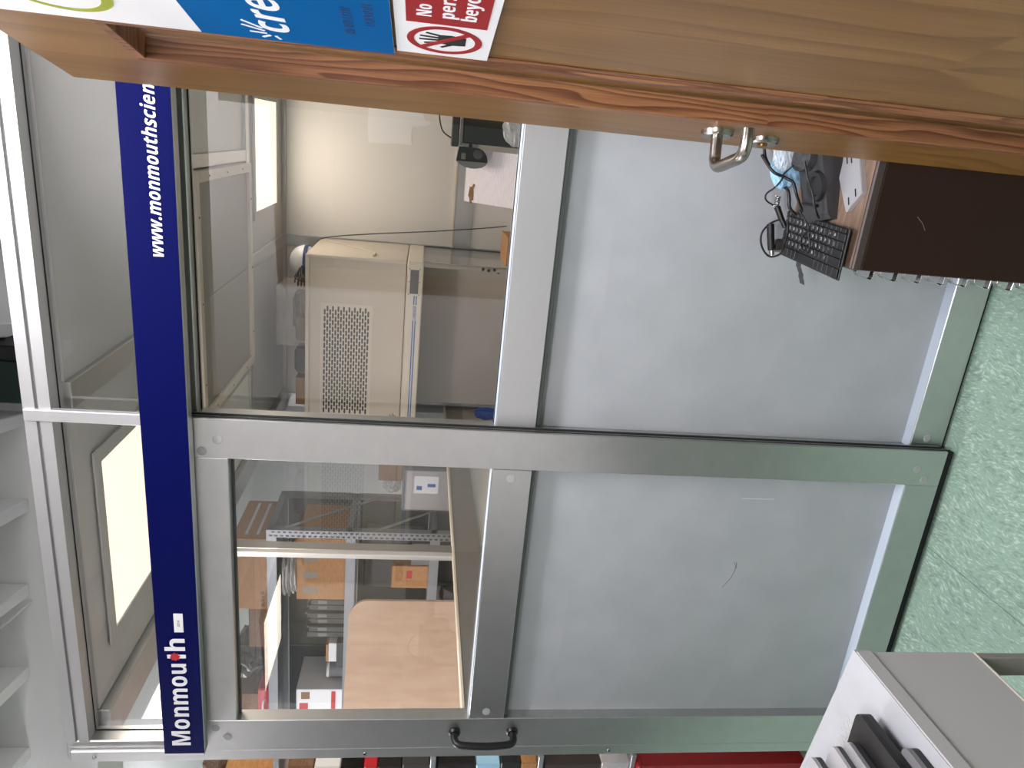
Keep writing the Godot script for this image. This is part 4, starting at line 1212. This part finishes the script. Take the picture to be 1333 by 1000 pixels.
	part(yt, "tip", st, M.brown_card)
	var wbx := carton("carton", "white carton with red print on the rack's second shelf", "carton", Vector3(-2.95, ys, -2.22), Vector3(-2.50, 2.04, -1.93), M.paper)
	pbox(wbx, "red_print", Vector3(-2.645, ys + 0.04, -1.9302), Vector3(-2.515, ys + 0.065, -1.9292), M.sign_red, 0.0)
	pbox(wbx, "red_print", Vector3(-2.66, ys + 0.20, -1.9302), Vector3(-2.60, ys + 0.25, -1.9292), M.sign_red, 0.0)
	pbox(wbx, "tan_print", Vector3(-2.57, ys + 0.19, -1.9302), Vector3(-2.52, ys + 0.24, -1.9292), M.ply_brown, 0.0)
	var tin := thing("grey_tin", "short grey tin with a pale lid beside the white carton", "tin", Vector3(-2.42, ys, -2.0))
	st = S()
	lathe(st, [Vector2(0.0, 0.0), Vector2(0.05, 0.0), Vector2(0.05, 0.085), Vector2(0.0, 0.085)], Transform3D(Basis.IDENTITY, Vector3(-2.42, ys, -2.02)), 22)
	part(tin, "can", st, M.mid_grey)
	st = S()
	lathe(st, [Vector2(0.052, 0.0855), Vector2(0.052, 0.1), Vector2(0.0, 0.1)], Transform3D(Basis.IDENTITY, Vector3(-2.42, ys, -2.02)), 22)
	part(tin, "lid", st, M.white_plastic)
	for k in 5:
		var tool := thing("hand_tool", ["silver spanner lying on the first folder of the second shelf", "black handled file lying on the second folder", "silver screwdriver lying on the third folder", "orange handled driver lying on the fourth folder", "silver ruler lying on the last folder of the row"][k], "tool", Vector3(-1.90 - 0.046 * k, ys + 0.212, -2.03))
		var x := -1.8975 - 0.046 * k
		var top := ys + 0.1905 + 0.01 * (k % 3)
		st = S()
		tube(st, [Vector3(x, top + 0.009, -2.14), Vector3(x + 0.004, top + 0.009, -2.04)], 0.008, 8, 0.007)
		part(tool, "handle", st, [M.silver, M.black_plastic, M.black_plastic, M.orange, M.silver][k])
		st = S()
		tube(st, [Vector3(x + 0.004, top + 0.009, -2.04), Vector3(x + 0.006, top + 0.007, -1.955)], 0.0042, 8)
		part(tool, "blade", st, M.chrome)
	# third shelf, y = 1.312
	var y3 := 1.3125
	var mon := thing("dark_panel", "dark grey flat screen back on the rack's third shelf", "screen", Vector3(-1.6, y3, -2.1))
	pbox(mon, "back_shell", Vector3(-1.90, y3 + 0.03, -2.14), Vector3(-1.485, y3 + 0.37, -2.09), M.dark_grey, 0.012)
	pbox(mon, "foot", Vector3(-1.75, y3, -2.20), Vector3(-1.64, y3 + 0.03, -2.02), M.charcoal, 0.004)
	var sb := carton("carton", "small tan carton with red label on the rack's third shelf", "carton", Vector3(-1.785, y3 + 0.0, -2.0), Vector3(-1.640, y3 + 0.205, -1.925), M.cardboard)
	pbox(sb, "label", Vector3(-1.72, y3 + 0.09, -1.9252), Vector3(-1.67, y3 + 0.12, -1.9242), M.sign_red, 0.0)
	var gb := thing("grey_tray", "grey plastic parts tray on the rack's third shelf", "tray", Vector3(-1.56, y3, -1.96))
	open_box(gb, Vector3(-1.625, y3, -2.05), Vector3(-1.49, y3 + 0.10, -1.915), 0.004, M.mid_grey)
	var dk := carton("carton", "black case with brass clasps on the rack's third shelf", "case", Vector3(-2.35, y3, -2.25), Vector3(-1.93, y3 + 0.12, -1.93), M.black_plastic, false)
	for k in 3:
		pbox(dk, "clasp", Vector3(-2.02 - 0.1 * k, y3 + 0.06, -1.931), Vector3(-2.0 - 0.1 * k, y3 + 0.09, -1.926), M.brass, 0.001)
	# fourth shelf
	carton("carton", "blue grey plastic crate on the rack's low shelf", "crate", Vector3(-1.95, 0.8275, -2.30), Vector3(-1.50, 1.12, -1.93), M.ash_grey)
	carton("carton", "big brown carton at the end of the rack's low shelf", "carton", Vector3(-2.55, 0.8275, -2.30), Vector3(-2.02, 1.20, -1.93), M.brown_card)
	# framed grey unit with stickers beyond the rack's end
	var gu := thing("grey_unit", "slate grey unit with a white and blue sticker beyond the glass side", "unit", Vector3(-1.24, 0, -2.28))
	pbox(gu, "body", Vector3(-1.345, 0.0, -2.60), Vector3(-1.075, 1.485, -2.02), M.ash_grey, 0.008)
	pbox(gu, "door_panel", Vector3(-1.33, 1.19, -2.022), Vector3(-1.09, 1.465, -2.012), M.silver, 0.003)
	pbox(gu, "sticker", Vector3(-1.225, 1.285, -2.0121), Vector3(-1.12, 1.42, -2.0112), M.paper, 0.0)
	pbox(gu, "sticker_print", Vector3(-1.185, 1.30, -2.0113), Vector3(-1.165, 1.345, -2.0107), M.stripe_blue, 0.0)
	pbox(gu, "sticker_print", Vector3(-1.205, 1.375, -2.0113), Vector3(-1.18, 1.405, -2.0107), M.stripe_blue, 0.0)
	carton("carton", "red brown carton standing on the slate grey unit", "carton", Vector3(-1.20, 1.4855, -2.45), Vector3(-1.08, 1.62, -2.10), M.brown_card)
	var wr := thing("plastic_wrap", "crumpled clear wrapping on top of the slate grey unit", "wrapping", Vector3(-1.27, 1.4855, -2.2))
	st = S()
	blob(st, Vector3(-1.28, 1.545, -2.22), Vector3(0.065, 0.066, 0.08), 0.5, 2.2, 77)
	part(wr, "film", st, M.wrap)
	# kraft covered board leaning between rack and booth
	var k := thing("kraft_board", "large kraft brown board with rounded corners standing outside the glass side", "board", Vector3(-1.9, 0, -1.25), 0.0)
	st = S()
	var a := -0.42
	prism(st, round_rect(-0.95, 0.0, 0.0, 1.70, 0.085, 8), Transform3D(Basis(Vector3.UP, a * -1.0), Vector3(-1.50, 0.0, -1.42)), 0.045, true)
	part(k, "board", st, M.kraft)
	st = S()
	prism(st, rect(-0.90, 0.05, -0.06, 1.36), Transform3D(Basis(Vector3.UP, a * -1.0), Vector3(-1.50, 0.0, -1.42)) * Transform3D(Basis.IDENTITY, Vector3(0, 0, 0.0455)), 0.0012)
	part(k, "overlapping_sheet", st, M.kraft)

func side_stack():
	# narrow storage standing beside the booth's front corner
	var zf := -0.25
	var zb := -0.44
	var xr := -1.285
	var xl := -2.05
	var r := thing("side_shelf", "narrow grey shelf unit packed with boxes beside the booth's front corner", "shelf unit", Vector3(-1.65, 0, -0.35))
	for x in [xr - 0.02, xl]:
		pbox(r, "upright", Vector3(x, 0, zb), Vector3(x + 0.02, 2.12, zb + 0.03), M.rack_grey, 0.002)
	for y in [1.815, 1.31, 0.945, 0.62]:
		pbox(r, "shelf", Vector3(xl, y, zb), Vector3(xr, y + 0.018, zf), M.rack_grey, 0.002)
	var items := [
		["beige carton on the top of the narrow shelf unit", "carton", 1.8335, 1.985, "cardboard"],
		["black flat box under the top shelf of the narrow unit", "box", 1.328, 1.42, "dark_grey"],
		["black padded case on the narrow shelf unit", "case", 1.4205, 1.50, "black_plastic"],
		["red and white packet on the narrow shelf unit", "packet", 1.5005, 1.545, "sign_red"],
		["thick black box on the narrow shelf unit", "box", 1.5455, 1.62, "black_gloss"],
		["pale grey box on the narrow shelf unit", "box", 1.6205, 1.705, "white_plastic"],
		["dark brown box on the narrow shelf unit", "box", 1.7055, 1.79, "brown_card"],
		["black binder box on the narrow unit's middle shelf", "box", 1.175, 1.305, "black_plastic"],
		["tan folder stack on the narrow unit's low shelf", "folders", 0.9635, 1.02, "cardboard"],
		["black striped box on the narrow unit's low shelf", "box", 1.0205, 1.09, "charcoal"],
		["pale blue wrapped parcel on the narrow unit's low shelf", "parcel", 1.0905, 1.174, "pale_blue"],
		["dull brown box under the narrow unit's low shelf", "box", 0.74, 0.94, "coffee_edge"],
		["clear wrapped parcel above the red crate", "parcel", 0.6385, 0.7395, "wrap"],
	]
	for it in items:
		var o := thing("stored_box" if it[1] == "box" else "stored_" + it[1], it[0], it[1], Vector3(-1.6, it[2], -0.35))
		pbox(o, "body", Vector3(-1.95, it[2], zb + 0.032), Vector3(-1.32 + 0.012 * rng.randf(), it[3], zf - 0.004), M[it[4]], 0.004)
		pbox(o, "label", Vector3(-1.42, it[2] + 0.01, zf - 0.0042), Vector3(-1.36, minf(it[3] - 0.01, it[2] + 0.05), zf - 0.0034), M.paper if it[4] != "white_plastic" else M.ink, 0.0)
	var gp := thing("glitter_parcel", "brown glittering parcel on top of the beige carton", "parcel", Vector3(-1.6, 1.986, -0.35))
	pbox(gp, "parcel", Vector3(-1.9, 1.986, zb + 0.03), Vector3(-1.30, 2.06, zf - 0.01), M.glitter_brown, 0.02)
	pbox(gp, "band", Vector3(-1.45, 1.9855, zb + 0.029), Vector3(-1.42, 2.0605, zf - 0.009), M.black_plastic, 0.018)
	var rc := thing("red_crate", "deep red plastic crate on the floor beside the booth corner", "crate", Vector3(-1.6, 0, -0.33))
	open_box(rc, Vector3(-1.98, 0.0, zb + 0.035), Vector3(-1.31, 0.60, zf + 0.02), 0.006, M.dark_red)
	pbox(rc, "rim", Vector3(-1.985, 0.60, zb + 0.033), Vector3(-1.3065, 0.618, zf + 0.026), M.dark_red, 0.004)

# ---------------------------------------------------------------- drawer unit and what lies on it
func drawer_unit():
	var x0 := 0.492
	var x1 := 0.86
	var z0 := -0.030
	var z1 := 0.250
	var H := 0.590
	var u := thing("drawer_unit", "dark brown metal multi drawer unit with chrome pulls beside the oak door", "drawer unit", Vector3(0.67, 0, 0.11))
	var st := S()
	# carcass: two sides, back and bottom, drawers inside
	pbox(u, "side_panel", Vector3(x0, 0.0, z1 - 0.012), Vector3(x1, H - 0.022, z1), M.coffee, 0.002)
	pbox(u, "side_panel", Vector3(x0, 0.0, z0), Vector3(x1, H - 0.022, z0 + 0.012), M.coffee, 0.002)
	pbox(u, "back_panel", Vector3(x1 - 0.012, 0.0, z0 + 0.012), Vector3(x1, H - 0.022, z1 - 0.012), M.coffee, 0.001)
	pbox(u, "plinth", Vector3(x0 + 0.004, 0.0, z0 + 0.012), Vector3(x1 - 0.012, 0.03, z1 - 0.012), M.coffee, 0.001)
	pbox(u, "top_edge", Vector3(x0 - 0.001, H - 0.022, z0 - 0.001), Vector3(x1 + 0.001, H - 0.002, z1 + 0.001), M.coffee_edge, 0.003)
	pbox(u, "top_board", Vector3(x0 + 0.002, H - 0.002, z0 + 0.002), Vector3(x1 - 0.002, H, z1 - 0.003), M.dusty_board, 0.0005)
	st = S()
	tube(st, [Vector3(0.606, 0.477, z1), Vector3(0.594, 0.462, z1), Vector3(0.581, 0.453, z1)], 0.0006, 5)
	part(u, "scratch", st, M.mid_grey)
	var n := 10
	var pitch := (H - 0.022 - 0.034) / n
	for i in n:
		var yb := 0.034 + i * pitch
		var d := pbox(u, "drawer", Vector3(x0 - 0.002, yb + 0.001, z0 + 0.014), Vector3(x1 - 0.02, yb + pitch - 0.002, z1 - 0.014), M.coffee, 0.001)
		st = S()
		var zc := z1 - 0.030
		var ym := yb + pitch * 0.5
		var prof := [Vector2(0.0, 0.019), Vector2(-0.006, 0.0185), Vector2(-0.012, 0.014), Vector2(-0.019, -0.012), Vector2(-0.017, -0.018), Vector2(0.0, -0.0195)]
		for k in prof.size() - 1:
			var p: Vector2 = prof[k]
			var q: Vector2 = prof[k + 1]
			var mid := (p + q) * 0.5
			var e := (q - p)
			cbox(st, Vector3(x0 - 0.002 + mid.x, ym + mid.y, zc), Vector3(0.0022, e.length() + 0.0012, 0.014), 0.0003, Basis(Vector3(0, 0, 1), atan2(-e.x, e.y)))
		part(d, "pull", st, M.chrome)
	keyboard(H)
	junk(H)

func keyboard(H: float):
	# bare laptop keyboard; local x along the rows, local z towards the space bar
	var k := thing("laptop_keyboard", "bare black laptop keyboard with white legends on the drawer unit", "keyboard", Vector3(0.523, H + 0.012, 0.098))
	k.basis = Basis(Vector3(0, 0, 1), Vector3.UP, Vector3(-1, 0, 0)) * Basis(Vector3.RIGHT, 0.02) * Basis(Vector3.UP, -0.03)
	k.basis = k.basis * Basis(Vector3(0, 0, 1), 0.055)
	lbox(k, "base_plate", Vector3(-0.148, -0.004, -0.052), Vector3(0.148, 0.0, 0.052), M.charcoal, 0.001)
	var rows := [["", "", "", "", "", "", "", "", "", "", "", "", "", ""], ["1", "2", "3", "4", "5", "6", "7", "8", "9", "0", "-", "=", "#"], ["Q", "W", "E", "R", "T", "Y", "U", "I", "O", "P", "[", "]"], ["A", "S", "D", "F", "G", "H", "J", "K", "L", ";", "'"], ["Z", "X", "C", "V", "B", "N", "M", ",", ".", "/"]]
	var letters := {}
	var zpos := [-0.0465, -0.0335, -0.0165, 0.0005, 0.0175]
	var wide := 0.290
	var mesh_cache := {}
	var add_key := func(x0: float, x1: float, z: float, depth: float, text: String):
		var id := "%.4f_%.4f" % [x1 - x0, depth]
		if not mesh_cache.has(id):
			var st := S()
			cbox(st, Vector3.ZERO, Vector3(x1 - x0 - 0.0018, 0.0035, depth - 0.0018), 0.0008)
			mesh_cache[id] = st.commit()
		var key := piece(k, "key", mesh_cache[id], M.black_plastic, Transform3D(Basis.IDENTITY, Vector3((x0 + x1) * 0.5, 0.00175, z)))
		if text:
			words(key, "legend", text, 0.0062, Transform3D(Basis(Vector3.RIGHT, -PI / 2), Vector3(-(x1 - x0) * 0.5 + 0.004, 0.0018, 0.003)), M.sign_white, false, 0.0001)
	for r in 5:
		var names: Array = rows[r]
		var depth := 0.010 if r == 0 else 0.017
		var lead: float = [0.0, 0.0, 0.026, 0.030, 0.038][r]
		var x := -0.145
		if lead > 0.0:
			add_key.call(x, x + lead, zpos[r], depth, "")
			x += lead
		var step := 0.0205 if r == 0 else 0.0200
		for nm in names:
			add_key.call(x, x + step, zpos[r], depth, nm)
			x += step
		if x < 0.140:
			add_key.call(x, 0.145, zpos[r], depth, "")
	var bx := -0.145
	for w in [0.024, 0.020, 0.022, 0.020, 0.098, 0.020, 0.020, 0.022, 0.022, 0.022]:
		add_key.call(bx, bx + w, 0.0385, 0.020, "")
		bx += w
	# ribbon hanging from the front edge
	var st := S()
	var prof := [Vector2(0.050, -0.003), Vector2(0.062, -0.004), Vector2(0.074, -0.010), Vector2(0.086, -0.012), Vector2(0.098, -0.016)]
	for i in prof.size() - 1:
		var p: Vector2 = prof[i]
		var q: Vector2 = prof[i + 1]
		var m := (p + q) * 0.5
		var e := q - p
		cbox(st, Vector3(-0.045 + 0.004 * i, m.y, m.x), Vector3(0.024, 0.0008, e.length() + 0.001), 0.0, Basis(Vector3.RIGHT, -atan2(e.y, e.x)))
	piece(k, "ribbon_cable", st, M.dark_grey)

func junk(H: float):
	# phone-like handset base
	var p := thing("desk_phone", "dark grey desk phone lying among black leads on the drawer unit", "phone", Vector3(0.665, H, 0.08))
	var xf := Transform3D(Basis(Vector3.UP, 0.25), Vector3(0.655, H, 0.098))
	var st := S()
	prism(st, PackedVector2Array([Vector2(-0.085, 0.0), Vector2(0.085, 0.0), Vector2(0.085, 0.045), Vector2(0.060, 0.050), Vector2(-0.075, 0.022), Vector2(-0.085, 0.014)]), xf * Transform3D(Basis.IDENTITY, Vector3(0, 0.0, -0.055)), 0.095)
	part(p, "body", st, M.dark_grey)
	st = S()
	lathe(st, [Vector2(0.0, 0.004), Vector2(0.018, 0.004), Vector2(0.021, 0.009), Vector2(0.030, 0.009), Vector2(0.033, 0.0)], xf * Transform3D(Basis(Vector3(0, 0, 1), 0.2), Vector3(-0.015, 0.034, 0.012)), 24)
	part(p, "speaker", st, M.charcoal)
	st = S()
	lathe(st, [Vector2(0.0, 0.030), Vector2(0.016, 0.027), Vector2(0.026, 0.016), Vector2(0.028, 0.0)], xf * Transform3D(Basis(Vector3(0, 0, 1), 0.1), Vector3(0.048, 0.046, -0.018)), 20, 1.5)
	part(p, "earpiece", st, M.dark_grey)
	pbox(p, "button_row", Vector3(0.600, H + 0.026, 0.06), Vector3(0.606, H + 0.0345, 0.12), M.ink, 0.001)
	# bare metal bracket
	var m := thing("metal_bracket", "bare aluminium drive bracket lying on the drawer unit", "bracket", Vector3(0.70, H, 0.19))
	var outline := PackedVector2Array([Vector2(0.722, -0.150), Vector2(0.722, -0.196), Vector2(0.643, -0.242), Vector2(0.601, -0.203), Vector2(0.664, -0.150)])
	st = S()
	prism(st, outline, Transform3D(Basis(Vector3.RIGHT, -PI / 2), Vector3(0, H + 0.010, 0)), 0.002)
	part(m, "plate", st, M.silver)
	st = S()
	for k in outline.size():
		var a2 := outline[k]
		var b2 := outline[(k + 1) % outline.size()]
		var mid := (a2 + b2) * 0.5
		cbox(st, Vector3(mid.x, H + 0.0055, -mid.y), Vector3((b2 - a2).length(), 0.010, 0.0015), 0.0, Basis(Vector3.UP, (b2 - a2).angle()))
	part(m, "folded_edge", st, M.silver)
	st = S()
	for q in [Vector3(0.640, H + 0.0124, 0.222), Vector3(0.622, H + 0.0124, 0.205), Vector3(0.700, H + 0.0124, 0.165), Vector3(0.702, H + 0.0124, 0.180)]:
		cbox(st, q, Vector3(0.016, 0.0008, 0.003), 0.0, Basis(Vector3.UP, 0.5))
	part(m, "slots", st, M.ink)
	# pale blue bag with bubble wrap
	var b := thing("blue_bag", "crumpled pale blue plastic bag behind the desk phone on the drawer unit", "bag", Vector3(0.62, H, -0.005))
	st = S()
	blob(st, Vector3(0.672, H + 0.050, -0.002), Vector3(0.062, 0.055, 0.020), 0.55, 1.8, 21, 22, 14)
	part(b, "bag", st, M.pale_blue)
	var w := thing("bubble_wrap", "ball of clear bubble wrap on the pale blue bag", "wrapping", Vector3(0.67, H + 0.06, -0.0))
	st = S()
	blob(st, Vector3(0.704, H + 0.085, 0.040), Vector3(0.046, 0.032, 0.020), 0.4, 4.0, 22, 30, 20)
	part(w, "film", st, M.wrap)
	# black adapter with a plug, standing on the keyboard's far end
	var a := thing("adapter", "slim black adapter with a silver plug at the far end of the keyboard", "adapter", Vector3(0.52, H + 0.02, -0.01))
	st = S()
	tube(st, [Vector3(0.548, 0.654, -0.004), Vector3(0.520, 0.648, -0.003), Vector3(0.490, 0.640, -0.002)], 0.0085, 10)
	part(a, "body", st, M.black_plastic)
	st = S()
	tube(st, [Vector3(0.490, 0.640, -0.002), Vector3(0.478, 0.637, -0.001)], 0.006, 10)
	part(a, "plug", st, M.chrome)
	st = S()
	cbox(st, Vector3(0.500, H + 0.032, -0.012), Vector3(0.030, 0.018, 0.016), 0.003, Basis(Vector3.UP, 0.3))
	part(a, "metal_end", st, M.steel)
	var a3 := thing("plug_lead", "short thick black plug with a silver spring beside the pale blue bag", "plug", Vector3(0.58, H + 0.03, 0.01))
	st = S()
	tube(st, [Vector3(0.588, 0.652, 0.006), Vector3(0.565, 0.640, 0.012), Vector3(0.545, 0.628, 0.018)], 0.0075, 10, 0.0055)
	part(a3, "body", st, M.black_plastic)
	st = S()
	var coil := []
	for q in 25:
		coil.append(Vector3(0.590 + 0.0009 * q, 0.654 + 0.0075 * cos(q * 1.57) * 0.8, 0.006 + 0.0075 * sin(q * 1.57)))
	tube(st, coil, 0.0014, 6)
	part(a3, "spring", st, M.chrome)
	var routes := [
		["black lead coming round the oak door's edge over the pale blue bag", [Vector3(0.735, 0.705, -0.015), Vector3(0.721, 0.699, -0.015), Vector3(0.708, 0.699, -0.015), Vector3(0.690, 0.692, -0.015), Vector3(0.673, 0.678, -0.015), Vector3(0.652, 0.656, -0.013), Vector3(0.636, 0.643, -0.010), Vector3(0.627, 0.639, 0.013), Vector3(0.609, 0.635, 0.022), Vector3(0.590, 0.632, 0.026), Vector3(0.575, 0.616, 0.030)], 0.0036],
		["black lead bending round the front of the pale blue bag", [Vector3(0.696, 0.705, -0.010), Vector3(0.664, 0.687, 0.022), Vector3(0.655, 0.664, 0.030), Vector3(0.650, 0.654, 0.037), Vector3(0.644, 0.647, 0.049), Vector3(0.623, 0.640, 0.058), Vector3(0.601, 0.626, 0.056), Vector3(0.585, 0.612, 0.052)], 0.0034],
		["thin black lead looping towards the booth panel", [Vector3(0.679, 0.682, 0.100), Vector3(0.670, 0.672, 0.063), Vector3(0.660, 0.669, 0.040), Vector3(0.646, 0.664, 0.024), Vector3(0.629, 0.660, -0.008), Vector3(0.614, 0.673, -0.015), Vector3(0.602, 0.673, -0.015), Vector3(0.594, 0.662, -0.015), Vector3(0.585, 0.640, -0.008)], 0.0020],
		["black lead lying across the desk phone", [Vector3(0.690, 0.668, 0.118), Vector3(0.655, 0.660, 0.134), Vector3(0.635, 0.649, 0.137), Vector3(0.600, 0.637, 0.145), Vector3(0.579, 0.616, 0.131)], 0.0026],
		["black lead in a wide loop past the keyboard's far corner", [Vector3(0.562, 0.640, 0.012), Vector3(0.548, 0.650, -0.015), Vector3(0.525, 0.664, -0.018), Vector3(0.499, 0.660, -0.018), Vector3(0.479, 0.646, -0.015), Vector3(0.473, 0.632, -0.009), Vector3(0.485, 0.626, 0.017), Vector3(0.506, 0.626, 0.024), Vector3(0.534, 0.630, 0.037), Vector3(0.562, 0.632, 0.029)], 0.0024],
		["black lead in a small loop on the keyboard keys", [Vector3(0.590, 0.640, 0.088), Vector3(0.573, 0.628, 0.092), Vector3(0.554, 0.618, 0.104), Vector3(0.535, 0.615, 0.078), Vector3(0.520, 0.615, 0.077), Vector3(0.506, 0.615, 0.095), Vector3(0.507, 0.616, 0.118), Vector3(0.523, 0.618, 0.122), Vector3(0.544, 0.622, 0.113)], 0.0022],
	]
	for r in routes:
		var o := thing("black_lead", r[0], "cable", r[1][0])
		st = S()
		tube(st, curve(r[1], 7), r[2], 7)
		part(o, "lead", st, M.black_plastic)

# ---------------------------------------------------------------- desk
func desk():
	var d := thing("desk", "white topped desk with grey end panel and steel legs beside the doorway", "desk", Vector3(-0.6, 0, 1.0))
	var st := S()
	# the back edge runs at a slant
	var top := PackedVector2Array([Vector2(-0.056, -0.719), Vector2(-0.058, -1.30), Vector2(-1.30, -1.30), Vector2(-1.30, -0.530)])
	prism(st, top, Transform3D(Basis(Vector3.RIGHT, -PI / 2), Vector3(0, 0.692, 0)), 0.028)
	part(d, "top", st, M.desk_top)
	st = S()
	var apron := PackedVector2Array([Vector2(-0.0575, -0.722), Vector2(-0.0595, -1.30), Vector2(-0.080, -1.30), Vector2(-0.080, -0.722)])
	pbox(d, "edge_strip", Vector3(-0.0600, 0.6915, 0.724), Vector3(-0.0545, 0.7185, 1.298), M.desk_grey, 0.001)
	prism(st, apron, Transform3D(Basis(Vector3.RIGHT, -PI / 2), Vector3(0, 0.508, 0)), 0.181)
	part(d, "end_panel", st, M.desk_grey)
	pbox(d, "panel_edge", Vector3(-0.082, 0.504, 0.722), Vector3(-0.056, 0.508, 1.295), M.desk_edge, 0.001)
	pbox(d, "back_panel", Vector3(-1.28, 0.508, 0.728), Vector3(-0.082, 0.690, 0.744), M.desk_grey, 0.001)
	for p in [Vector2(-0.095, 0.722), Vector2(-0.095, 1.280), Vector2(-1.28, 0.722), Vector2(-1.28, 1.280)]:
		var leg := pbox(d, "leg", Vector3(p.x, 0.0, p.y), Vector3(p.x + 0.038, 0.504, p.y + 0.013), M.leg_grey, 0.002)
		pbox(leg, "foot", Vector3(p.x - 0.002, 0.0, p.y - 0.002), Vector3(p.x + 0.040, 0.012, p.y + 0.015), M.black_plastic, 0.002)
	# pencil scribble on the top
	st = S()
	for i in 9:
		var pts := []
		for k in 5:
			pts.append(Vector3(-0.165 - 0.009 * i + 0.004 * sin(k * 2.1 + i), 0.7201, 0.745 + 0.006 * k + 0.004 * sin(i * 1.7)))
		tube(st, pts, 0.0005, 4)
	part(d, "scribble", st, M.desk_edge)
	# pile of laptops
	var specs := [
		["closed grey laptop at the bottom of the pile on the desk", Vector3(-0.43, 0.7205, 0.888), Vector3(-0.080, 0.7385, 1.10), "mid_grey", "charcoal"],
		["closed black laptop in the pile on the desk", Vector3(-0.47, 0.739, 0.808), Vector3(-0.095, 0.7575, 1.06), "black_plastic", "charcoal"],
		["closed silver laptop on the black laptop", Vector3(-0.50, 0.758, 0.822), Vector3(-0.135, 0.7735, 1.05), "silver", "dark_grey"],
		["thin silver tablet on the silver laptop", Vector3(-0.50, 0.774, 0.812), Vector3(-0.153, 0.7875, 1.04), "silver", "dark_grey"],
		["silver laptop on top of the pile on the desk", Vector3(-0.52, 0.788, 0.795), Vector3(-0.192, 0.8035, 1.02), "silver", "dark_grey"],
	]
	for s in specs:
		var lo: Vector3 = s[1]
		var hi: Vector3 = s[2]
		var o := thing("laptop" if not "tablet" in s[0] else "tablet", s[0], "laptop" if not "tablet" in s[0] else "tablet", Vector3((lo.x + hi.x) * 0.5, lo.y, (lo.z + hi.z) * 0.5), 0.0)
		var h := (hi.y - lo.y)
		var base := S()
		prism(base, round_rect(lo.x, -hi.z, hi.x, -lo.z, 0.012, 4), Transform3D(Basis(Vector3.RIGHT, -PI / 2), Vector3(0, lo.y, 0)), h * 0.55, true)
		part(o, "base", base, M[s[4]])
		var lid := S()
		prism(lid, round_rect(lo.x, -hi.z, hi.x, -lo.z, 0.012, 4), Transform3D(Basis(Vector3.RIGHT, -PI / 2), Vector3(0, lo.y + h * 0.58, 0)), h * 0.42, true)
		part(o, "lid", lid, M[s[3]])
